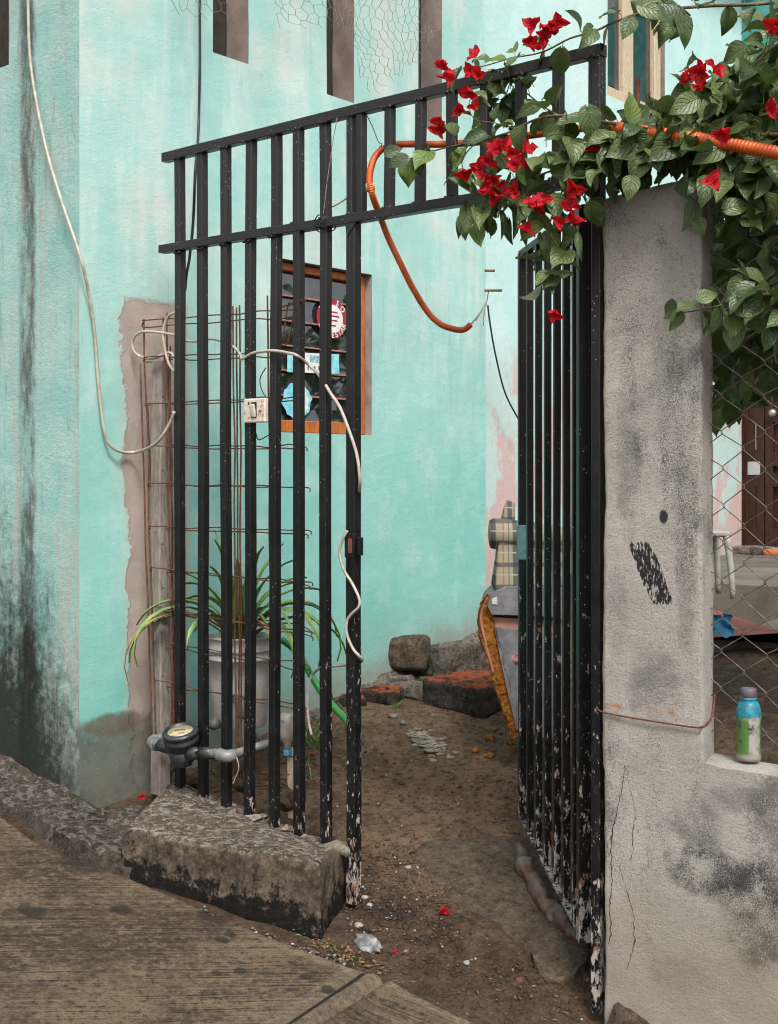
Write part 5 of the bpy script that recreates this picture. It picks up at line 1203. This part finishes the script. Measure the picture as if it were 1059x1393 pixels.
# red petals fallen
def petal(mb, q, d, n, L, W, **k): mb.leaf(V(q), V(d), V(n), L, W, R.uniform(.3, .8), R.uniform(-.6, .5), .06, R.uniform(.25, .5), prof=((0, .15), (.12, .75), (.32, 1), (.55, .92), (.78, .6), (.92, .28), (1, .03)), **k)
for (u, v, lb, L) in ((603, 1250, 'red bract lying alone in the middle of the gateway dirt', .038), (193, 1087, 'dark red bract fallen in the gap beside the plinth', .03), (138, 1150, 'tiny red bract in the debris left of the plinth', .016), (540, 1303, 'curled dark red bract near the pavement edge', .02), (426, 1030, 'red bract caught behind the seventh bar', .02)):
    q = GR(u, v, .0) if v != 1087 else P(192, 1087, -.1); mb = MB(); zq = Hn(q.x, q.y)+.004 if v != 1087 else q.z
    petal(mb, (q.x-.015, q.y, zq), (1, .2, .05), (.1, -.2, 1), L, L*.95); petal(mb, (q.x-.015, q.y, zq+.003), (.9, .5, .15), (-.1, -.2, 1), L*.9, L*.8)
    tag(mb.build('fallen_petal', 'bract'), lb, 'petal')
# ---------------------------------------------------------------- broken armchair
Y0 = 5.25
def B(u, v, dd=0.0): return D(u, v, Y0)+FW*dd+RT*0
ch = thing('broken_armchair', B(690, 1005), 'torn armchair with plaid arm, grey vinyl and exposed orange foam dumped against the wall', 'armchair')
sc_ = Y0/F
mb = MB(); c0 = B(668, 727, .12); n = 22; prof = []
rr = 22*sc_
mb.tube([B(668, 727, .1), B(669, 727, .1), B(672, 727, .1), B(682, 728, .1), B(730, 734, .1), B(780, 742, .1)], rr, 24, 1, rf=lambda i, q, p: rr*(.55, .8, .95, 1, 1, 1)[i])
mb.hexa([B(672, 802, .01), B(775, 805, .01), B(775, 805, .22), B(672, 802, .22), B(679, 730, .05), B(775, 740, .05), B(775, 740, .2), B(679, 730, .2)], .012, .004, 10, .008, amp2=.012)
mb.build('plaid_arm', 'plaid', ch)
mb = MB(); mb.tube([B(700, 716, .3), B(702, 697, .3), B(705, 684, .3)], [.035, .018], 12, 4); mb.build('plaid_scrap', 'plaid', ch)
def slab(pts, d0, d1): return MB().prism([B(u, v, d0) for u, v in pts], FW*(d1-d0))
slab([(662, 822), (666, 812), (674, 804), (688, 798), (710, 797), (770, 800), (770, 838), (668, 834)][::-1], -.05, .25).build('vinyl_top', 'vinyl', ch)
slab([(664, 835), (668, 811), (672, 812), (677, 818), (674, 824), (668, 820)][::-1], -.054, -.05).build('label_patch', 'vinyl2', ch) if False else None
slab([(668, 813), (675, 810), (676, 821), (668, 820)][::-1], -.054, -.051).build('paper_patch', 'vinyl2', ch)
slab([(670, 839), (770, 845), (770, 862), (672, 854)][::-1], -.02, .22).build('pink_board', 'pinkboard', ch)
slab([(672, 852), (770, 862), (770, 1010), (702, 990), (690, 940), (680, 895)][::-1], -.04, .22).build('vinyl_front', 'vinyl', ch)
fo_ = [(668, 812), (663, 820), (658, 838), (662, 860), (668, 885), (676, 915), (683, 940), (690, 965), (697, 985), (702, 1004)]
fp_ = resample(spline([B(u+2, v, -.05) for u, v in fo_], 6), .008); mb = MB()
mb.tube(fp_, .028, 26, 1, rf=lambda i, q, p: .034*(.72+.35*sin(pi*min(1, q*1.3)) if q < .7 else .80)*(1+.15*noise.noise(V((q*9, 1, 0)))))
for v in mb.v:
    c_ = min(fp_, key=lambda w_: (w_-v).length); r_ = v-c_; d_ = r_.dot(FW); v += FW*((-.010-d_) if d_ < -.010 else d_*3.0); v += FW*.03+noise.noise_vector(v*14)*.006+noise.noise_vector(v*60)*.007+noise.noise_vector(v*130)*.006
mb.build('foam_edge', 'foam', ch)
mb = MB(); mb.tube([B(u-5, v, -.03) for u, v in fo_[:6]], .006, 8, 5); mb.build('piping', 'pinkboard', ch)
cr = MB()
for i in range(12): q = GR(R.gauss(676, 14), R.gauss(1015, 14)); cr.rock(V((q.x, q.y, Hn(q.x, q.y)+.008)), R.uniform(.006, .018), i, (1, 1, .8), 6, .6)
tag(cr.build('foam_crumbs', 'foam'), 'crumbs of orange foam on the dirt below the armchair', 'foam', kind='stuff')
# ---------------------------------------------------------------- yard things seen through the mesh
Ys = 6.4
def T(u, v, Y=Ys): return D(u, v, Y)
sb = V((T(962, 800).x, T(962, 800).y, .88)); zt = 1.5+(HV-722)/F*Ys
stl = thing('plastic_stool', sb, 'white plastic stool in the yard behind the pillar', 'stool')
a1, a2 = RT, FW; hw = .13
mb = MB(); ctr = V((T(950, 722).x, T(950, 722).y, zt)); mb.box(ctr-UP*.012, (.135, .135, .014), (a1, a2, UP), ch=.008); mb.build('seat', 'plastic', stl)
for i in (-1, 1):
    for j in (-1, 1):
        c1 = ctr+a1*(i*.115)+a2*(j*.115)-UP*.02; c2 = V((ctr.x, ctr.y, .88))+a1*(i*.14)+a2*(j*.14)
        MB().tube([c1, c1.lerp(c2, .5)+a1*i*.004, c2], [.020, .014], 8, 3).build('leg', 'plastic', stl)
mb = MB(); q = D(975, 852, 4.72); vs = []
for i in range(9):
    for j in range(9): w_ = q+RT*(-.05+.11*i/8)-UP*(.085*j/8-.05)+FW*(.02*noise.noise(V((i*.6, j*.6, 2)))-.01)+noise.noise_vector(V((i*.5, j*.5, 1)))*.022; vs.append(w_)
mb.add(vs, [(i*9+j, i*9+j+1, (i+1)*9+j+1, (i+1)*9+j) for i in range(8) for j in range(8)], True)
tag(mb.build('plastic_bag', 'bluebag'), 'crumpled bright blue plastic hanging over the red courtyard edge', 'bag')
# drink bottle on the low wall
bz = P(1019, 1034, .05); bo = thing('drink_bottle', bz, 'faded drink bottle with rusty blue cap standing on the low wall behind the mesh', 'bottle')
s_ = (bz-CAM).dot(FW)/F; rB = 17.0*s_; hB = 98*s_
mb = MB(); mb.lathe([(rB*.80, 0), (rB*.95, .004), (rB, .012), (rB*.93, hB*.16), (rB*.97, hB*.3), (rB*.94, hB*.5), (rB, hB*.62), (rB*.97, hB*.70), (rB*.78, hB*.80), (rB*.62, hB*.84), (rB*.66, hB*.845), (rB*.66, hB*.87), (rB*.55, hB*.875)], bz, 28); mb.build('body', 'bottle', bo)
mb = MB(); mb.lathe([(rB*.60, hB*.88), (rB*.62, hB*.885), (rB*.62, hB*.985), (rB*.55, hB), (0, hB)], bz, 20); mb.build('cap', 'redcap', bo)
# ---------------------------------------------------------------- chain link fence
fen = thing('chain_link_fence', (1.6, .05, .75), 'rusty chain link mesh stretched over the low wall beside the pillar', 'fence')
mb = MB(); cw, chh = .061, .049; xs0 = px2-.02; zlo, zhi = LW-.01, P(1000, 285, .06).z; py = .065
nW = 34; nH = int((zhi-zlo)/chh)
def node(i, j):
    x = xs0+i*cw; z = zhi-j*chh; q = V((x*1.3, 0, z*1.3)); dis = noise.noise_vector(q*2.2)*.016+noise.noise_vector(q*9)*.005
    k = sst(1.1-z, .0, .5); dis += noise.noise_vector(q*5+V((3, 3, 3)))*.018*k
    return V((x+dis.x, py+dis.y*.5, z+dis.z+.03*math.sin(x*6)))
for i in range(nW):
    pts = []
    for j in range(nH+1):
        o_ = (j+i) % 2; w_ = node(i+o_, j); hk = .0022*(1 if o_ else -1)
        pts += [w_+V((hk, -.002, .003)), w_+V((hk, .002, -.003))]
    if i == 0: pass
    mb.tube(pts, .0016, 5, 1, cap=False)
mb.build('wire_mesh', 'wire', fen)
for i in range(3): x = xs0+1.0+i*1.0; mb = MB(); mb.tube([(x, .085, LW-.05), (x, .085, zhi+.1)], .014, 10, 1); mb.build('post', 'rust', fen)
# rusty rods standing above the pillar
for (u, v0, v1, lb) in ((868, 240, 107, 'tall'), (882, 240, 125, 'shorter')):
    a, b = P(u, v0, .03), P(u, v1, .03); mb = MB(); mb.tube([a, b], .0075, 8, 1); tag(mb.build('rebar_rod', 'rust'), lb+' rusty rod standing up from the pillar top among the leaves', 'rebar')
a, b = P(941, 245, .05), P(941, 128, .05); mb = MB(); mb.tube([a, b], .009, 8, 1); tag(mb.build('rebar_rod', 'black'), 'black rod standing among the leaves right of the pillar', 'rebar')
# chicken wire hanging from above, in front of the wall
cwn = 0
def chick(us, vs_, mask, lb, x=WS+.12, cell=.030):
    a = S(us[0], vs_[1], x); b = S(us[1], vs_[0], x); y0, y1, z0, z1 = a.y, b.y, a.z, b.z; mb = MB(); h = cell
    ny = int((y1-y0)/(h*.866))+2; nz = int((z1-z0)/(h*.75))+2; pts = {}
    def pj(i, j, s_):  # brick style honeycomb vertices
        return None
    W = h*.866; 
    def vert(i, j):
        y = y0+i*W; z = z0+j*1.5*h+((h*.5) if (i+j) % 2 else 0); q = V((x, y, z)); d_ = noise.noise_vector(q*4)*.06+noise.noise_vector(q*22)*.018; return q+d_
    for i in range(ny):
        for j in range(int((z1-z0)/(1.5*h))+2):
            p = vert(i, j); pr = p-CAM; dep = pr.dot(FW); u = 529.5+F*pr.dot(RT)/dep; v = HV-F*pr.z/dep
            if not mask(u, v): continue
            mb.tube([p, vert(i+1, j)], .0009, 4, 1, cap=False)
            if (i+j) % 2: mb.tube([p, vert(i, j+1)], .0012, 4, 1, cap=False)
    tag(mb.build('chicken_wire', 'chicken'), lb, 'chicken wire')
chick((482, 640), (-120, 125), lambda u, v: v < 118-abs(u-508)*.55+18*noise.noise(V((u*.03, v*.03, 0))) and u < 600, 'largest torn chicken wire piece between the second and third slot windows')
chick((385, 482), (-60, 50), lambda u, v: v < 34+14*noise.noise(V((u*.05, v*.05, 3)))+(u-385)*.1, 'small chicken wire fringe above the second slot window left side')
chick((235, 312), (-60, 40), lambda u, v: v < 20+14*noise.noise(V((u*.05, v*.05, 3))), 'small chicken wire fringe beside the first slot window')

# ---------------------------------------------------------------- bougainvillea
tr_ = thing('yard_tree', (2.5, 4.6, .88), 'leafy dark yard tree mirrored in the louvre window', 'tree')
MB().tube([(2.5, 4.6, .8), (2.45, 4.55, 1.6), (2.6, 4.7, 2.4), (2.5, 4.6, 3.2)], [.09, .04], 10, 4).build('trunk', 'stem', tr_)
tl_ = MB()
for i in range(1500):
    c_ = V(R.choice(((2.1, 4.2, 2.2), (2.9, 4.9, 2.7), (2.4, 4.5, 3.3), (1.7, 4.7, 3.0), (3.1, 4.3, 3.4), (2.3, 5.2, 2.3), (3.6, 4.2, 2.4), (1.9, 4.3, 1.5))))
    c_ += V((R.gauss(0, .24), R.gauss(0, .24), R.gauss(0, .24))); d_ = V((R.gauss(0, 1), R.gauss(0, 1), R.gauss(0, .6)-.4)).normalized()
    tl_.leaf(c_, d_, V((R.gauss(0, .5), R.gauss(0, .5), 1)), .15, .10, .3, .4, prof=((0, .1), (.2, .9), (.5, .9), (.8, .5), (1, .0)))
tl_.build('crown', 'leaf', tr_)
bg_ = thing('bougainvillea', (2.0, .3, .72), 'red flowered bougainvillea sprawling over the grille, pillar and mesh', 'climber')
leafmb = MB(); stemmb = MB(); petmb = MB()
def gauss3(s): return V((R.gauss(0, s), R.gauss(0, s), R.gauss(0, s)))
def put_leaf(base, outd, L=None, face=None, pet=True):
    L = (L or R.choice((.055, .065, .075, .085, .095)))*1.10; W = L*R.uniform(.60, .84)
    d = (outd+gauss3(.25)).normalized(); d = (d+V((0, 0, -R.uniform(.1, .9)))).normalized()
    nrm = face or (UP*R.uniform(.2, 1.0)-FW*R.uniform(.1, 1.1)+gauss3(.35))
    tip = base+outd.normalized()*L*R.uniform(.15, .35)+V((0, 0, .005))
    if pet: petmb.tube([base, base.lerp(tip, .5)+V((0, 0, .004)), tip], .0011, 4, 1, cap=False)
    leafmb.leaf(tip, d, nrm, L, W, R.uniform(.15, .7), R.uniform(.0, .7), .09, R.uniform(.05, .25))
def branch(pts, r0, r1, dens=.022, L=(.055, .09), leaves=True, spread=1):
    q = resample(spline([V(p) for p in pts], 6), .02); q = [p+noise.noise_vector(p*6)*.010 for p in q]
    stemmb.tube(q, [r0, r1], 7, 1)
    if not leaves: return q
    acc = 0; k = 0
    for i in range(1, len(q)):
        acc += (q[i]-q[i-1]).length
        if acc > dens*R.uniform(.7, 1.4):
            acc = 0; k += 1; t = (q[i]-q[i-1]).normalized(); side = t.cross(UP)
            if side.length < .1: side = RT.copy()
            side.normalize(); side.rotate(Matrix.Rotation(k*2.4+R.uniform(-.5, .5), 3, t)); put_leaf(q[i], side+t*.5, R.uniform(*L))
    return q
b1 = [P(1180, 190, .12), P(1059, 184, .05), P(960, 178, -.02), P(900, 174, -.06), P(860, 170, -.08), P(807, 160, -.09), P(753, 158, -.1), P(723, 166, -.1), P(700, 177, -.1), P(666, 186, -.11), P(628, 196, -.11), P(590, 206, -.11), P(565, 212, -.12), P(548, 214, -.12)]
branch(b1, .0075, .0016, .030)
b2 = [P(1180, 0, .15), P(1059, 3, .05), P(980, 6, .02), P(920, 9, .0), P(880, 14, -.02), P(840, 26, -.03), P(809, 41, -.05), P(774, 54, -.06), P(750, 66, -.06), P(723, 75, -.05), P(692, 82, -.04), P(659, 88, -.04), P(628, 92, -.04)]
branch(b2, .006, .0014, .034, (.05, .085))
branch([P(930, 230, .0), P(880, 222, -.05), P(830, 222, -.08), P(790, 222, -.1), P(750, 232, -.12), P(715, 246, -.14), P(680, 262, -.14), P(652, 272, -.14), P(640, 285, -.14)], .005, .0014, .020)
branch([P(840, 235, -.06), P(800, 236, -.09), P(770, 256, -.12), P(752, 290, -.14), P(742, 320, -.14), P(746, 350, -.13), P(750, 378, -.12)], .004, .0013, .024)
branch([P(800, 225, -.1), P(765, 215, -.14), P(735, 222, -.16), P(705, 240, -.17), P(670, 258, -.17)], .003, .0012, .022)
branch([P(790, 205, -.06), P(790, 250, -.08), P(800, 280, -.07), P(806, 300, -.06)], .003, .0012, .024)
branch([P(760, 158, -.05), P(735, 140, .04), P(712, 120, .05), P(700, 100, .05), P(690, 130, .06), P(680, 150, .05), P(690, 170, .05)], .003, .0012, .020)
branch([P(700, 175, -.1), P(670, 165, -.1), P(645, 160, -.1), P(640, 140, -.08), P(643, 128, -.08)], .002, .001, .03, (.035, .06))
branch([P(660, 187, -.1), P(640, 200, -.12), P(630, 225, -.13), P(650, 250, -.14)], .0022, .001, .03, (.035, .06))
branch([P(1059, 90, .1), P(1010, 120, .05), P(960, 140, .0), P(920, 150, -.03), P(885, 160, -.06), P(850, 190, -.08)], .005, .0016, .022)
branch([P(1100, 30, .2), P(1059, 60, .1), P(1035, 80, .08), P(1010, 110, .05), P(980, 130, .0), P(945, 112, -.04), P(935, 104, -.05)], .004, .0014, .026)
branch([P(1059, 150, .1), P(1000, 165, .02), P(950, 170, -.03), P(900, 205, -.06), P(860, 225, -.08), P(835, 240, -.08)], .005, .0016, .020)
branch([P(1000, 205, .0), P(985, 225, -.06), P(968, 245, -.08), P(950, 262, -.10), P(946, 285, -.10), P(950, 305, -.10)], .0032, .0012, .03)
branch([P(1059, 190, .02), P(1020, 215, -.02), P(990, 240, -.04), P(985, 275, -.04)], .004, .0014, .024)
branch([D(1150, 400, 3.35), P(1059, 398, -.0), P(1020, 405, -.03), P(985, 412, -.05), P(950, 420, -.08), P(928, 424, -.10), P(918, 428, -.10)], .004, .0013, .024)
branch([P(1100, 430, -.0), P(1059, 422, -.02), P(1030, 418, -.03), P(1000, 425, -.04)], .003, .0013, .022)
# main trunks rising out of the bed
for (x, y) in ((1.9, .5), (2.3, .9), (2.0, 1.0), (2.9, .6)):
    branch([V((x, y, .65)), V((x-.05, y-.02, 1.2)), V((x-.15, y-.1, 1.7)), V((x-.35, y-.2, 2.1)), V((x-.5, y-.3, 2.45))], .018, .006, .05)
# dense mass over the mesh, behind it and above
def inside(u, v):
    # silhouette of the mass in the frame: solid right part, ragged lower hem
    if u < 940: return R.random() < .55 and v > 150 and v < 226+8*noise.noise(V((u*.05, 0, 0))) and u > 825 and v > 190-(u-825)*.35
    top = 150-(u-940)*.95+22*noise.noise(V((u*.03, 5, 0)))
    hem = 560+(u-975)*-.1+45*noise.noise(V((u*.045, 9, 0))) if u > 966 else 250
    if u > 1010: hem = 505+40*noise.noise(V((u*.05, 2, 0)))
    return top < v < hem
nl_ = 0; tries = 0
while nl_ < 2400 and tries < 60000:
    tries += 1
    u = R.uniform(825, 1500); v = R.uniform(-20, 600); 
    if u > 1059 and R.random() < .45: continue
    if u > 966 and v > 250 or u > 1000: y = R.uniform(.10, 1.25) if v > 230 else R.uniform(-.12, .9)
    else: y = R.uniform(-.12, .10)
    if not inside(min(u, 1150), v): continue
    if v < 230 and u > 960 and R.random() < .35: continue
    q = P(u, v, y)
    if q.x < PX1+.04 and y < .16 and y > -.06 and q.z < 2.34: continue
    if y > .16 and side_right(q.x, q.y) < -.15: continue
    if q.z < 1.2 or q.x > 4.2: continue
    put_leaf(q, gauss3(.6)+V((0, -.3, 0)), R.uniform(.05, .10), pet=(y < .1)); nl_ += 1
for i in range(60):
    u, v = R.uniform(960, 1300), R.uniform(120, 480); y = R.uniform(.0, .7); a = P(u, v, y)
    if a.x < PX1+.05: continue
    stemmb.tube([a, a+gauss3(.02)+V((0, 0, .04)), a+gauss3(.03)+V((0, 0, .09))], [.003, .0015], 5, 4)
# filler leaves of the near heap
for (cu, cv, su, sv, n, y) in [(a_, b_, c_, d_, int(n_*.5), y_) for (a_, b_, c_, d_, n_, y_) in ((720, 265, 34, 20, 44, -.13), (800, 228, 32, 14, 26, -.10), (870, 196, 36, 16, 28, -.07), (760, 200, 34, 16, 8, -.11), (935, 170, 36, 22, 52, -.05), (1010, 150, 34, 30, 56, .0), (660, 285, 16, 14, 16, -.13), (1030, 240, 26, 34, 52, -.02), (980, 215, 30, 18, 36, -.04), (905, 20, 34, 12, 10, -.0), (1035, 410, 26, 18, 30, -.03), (745, 375, 12, 12, 10, -.12), (700, 125, 24, 24, 22, .05), (780, 300, 22, 24, 10, -.12))]:
    for i in range(n):
        q = P(cu+R.gauss(0, su*.7), cv+R.gauss(0, sv*.7), y+R.uniform(-.05, .04)); put_leaf(q, gauss3(.5)+V((0, -.25, -.1)), R.uniform(.05, .095))
# hanging long leaves under the heap
for (u, v) in ((640, 285), (650, 300), (662, 300), (655, 280), (690, 310), (700, 300), (715, 318), (735, 330), (668, 288), (678, 300), (770, 325), (790, 330)):
    q = P(u+R.uniform(-4, 4), v-12, -.14+R.uniform(-.03, .02)); leafmb.leaf(q, V((R.uniform(-.2, .2), 0, -1)), -FW+RT*R.uniform(-.8, .8), R.uniform(.06, .085), R.uniform(.028, .045), .7, .4)
# a few large showpiece leaves
for (u, v, du, dv, L, face) in ((800, 145, 4, 30, .095, 0), (683, 205, -12, 30, .08, 0), (815, 210, 14, 20, .085, .5), (555, 215, -26, 8, .072, 0), (563, 216, 10, 26, .065, .3), (525, 210, 18, -8, .06, .4), (857, 165, 8, -40, .09, .8), (925, 35, -14, -16, .09, .2), (925, 20, 8, 26, .09, .5), (870, 6, 20, 8, .10, -.3), (948, 135, -22, 12, .085, .3), (985, 200, -30, 12, .09, 0), (750, 315, -5, 30, .085, 0), (860, 240, -4, 24, .07, 0), (985, 285, 26, -6, .075, .1), (1000, 420, 26, -2, .09, .2), (925, 423, -8, 18, .06, .6), (950, 408, 14, -6, .06, -.2)):
    q = P(u, v, -.15 if u < 900 else -.12); d = RT*du-UP*dv; leafmb.leaf(q, d, -FW*1.0+UP*.35+RT*face, L, L*.74, .22, .35, .09, .08)
leafmb.build('foliage', 'leaf', bg_); stemmb.build('branches', 'stem', bg_); petmb.build('leaf_stalks', 'petiole', bg_)
# flowers: every head three folded papery bracts
FL = [(725, 36, 2), (745, 34, 2), (763, 31, 1), (741, 52, 1), (720, 58, 1), (735, 66, 1), (605, 84, 1), (606, 95, 1), (617, 108, 1), (647, 77, 1), (640, 100, 1), (651, 103, 1), (600, 160, 1), (600, 177, 1), (641, 126, 1), (645, 148, 1), (626, 152, 1), (671, 206, 2), (686, 200, 1), (697, 208, 2), (706, 226, 2), (652, 228, 2), (661, 246, 2), (664, 262, 2), (674, 266, 1), (632, 232, 2), (700, 260, 1), (725, 278, 2), (742, 273, 1), (771, 285, 2), (776, 300, 2), (765, 305, 1), (781, 256, 1), (715, 315, 1), (757, 423, 1), (940, 106, 2), (956, 99, 1), (972, 98, 1), (948, 120, 1), (1048, 44, 2), (1059, 34, 1), (968, 247, 1), (812, 205, 1), (985, 182, 1), (1046, 147, 1), (1085, 120, 2), (1110, 230, 2)]
for (u, v, k) in FL:
    y = -.22 if 630 < u < 800 and v > 190 else (-.12 if u < 830 else -.22)
    mb = MB(); q0 = P(u, v, y)
    for c in range(k):
        q = q0+gauss3(.008)*(c > 0)+RT*(.018*c); axd = (-FW*R.uniform(.5, 1)+gauss3(.45)).normalized(); o = axd.orthogonal().normalized(); o.rotate(Matrix.Rotation(R.uniform(0, 6), 3, axd))
        for j in range(3 if k > 1 or R.random() < .8 else 2):
            o2 = o.copy(); o2.rotate(Matrix.Rotation(j*2.09+R.uniform(-.3, .3), 3, axd)); d = (o2+axd*R.uniform(.15, .7)).normalized(); nn = axd-o2*.5
            Lp = R.uniform(.032, .044); petal(mb, q-d*.002, d, nn, Lp, Lp*R.uniform(.75, .95))
    if k > 0: mb2 = mb
    mb.build('flower', 'bract', bg_)
scene.cycles.max_bounces = 5; scene.cycles.diffuse_bounces = 3; scene.cycles.glossy_bounces = 2; scene.cycles.transmission_bounces = 2; scene.cycles.transparent_max_bounces = 4
# ---------------------------------------------------------------- light
w = bpy.data.worlds.new('World'); scene.world = w; w.use_nodes = True; nt = w.node_tree
bg = nt.nodes['Background']; sky = nt.nodes.new('ShaderNodeTexSky'); sky.sky_type = 'NISHITA'; sky.sun_disc = False
SUN_EL, SUN_AZ = radians(52), radians(128)
sky.sun_elevation = SUN_EL; sky.sun_rotation = SUN_AZ; sky.air_density = 1.0; sky.dust_density = 4.0; sky.ozone_density = 1.0
hs = nt.nodes.new('ShaderNodeHueSaturation'); hs.inputs['Saturation'].default_value = .22
nt.links.new(sky.outputs[0], hs.inputs['Color']); nt.links.new(hs.outputs[0], bg.inputs['Color']); bg.inputs['Strength'].default_value = .105
sl = bpy.data.lights.new('sun', 'SUN'); sl.energy = 1.5; sl.angle = radians(14); sl.color = (1, .96, .90)
so_ = bpy.data.objects.new('sun', sl); COL.objects.link(so_)
# Nishita: azimuth measured from +Y towards +X
sd = V((sin(SUN_AZ)*cos(SUN_EL), cos(SUN_AZ)*cos(SUN_EL), sin(SUN_EL)))
so_.rotation_euler = sd.to_track_quat('Z', 'Y').to_euler()
vs_ = scene.view_settings; vs_.view_transform = 'Standard'; vs_.look = 'None'; vs_.exposure = 1.12; vs_.gamma = 1; vs_.use_curve_mapping = False

scene.cycles.use_denoising = True
scene.cycles.pixel_filter_type = 'BLACKMAN_HARRIS'; scene.cycles.filter_width = 1.1
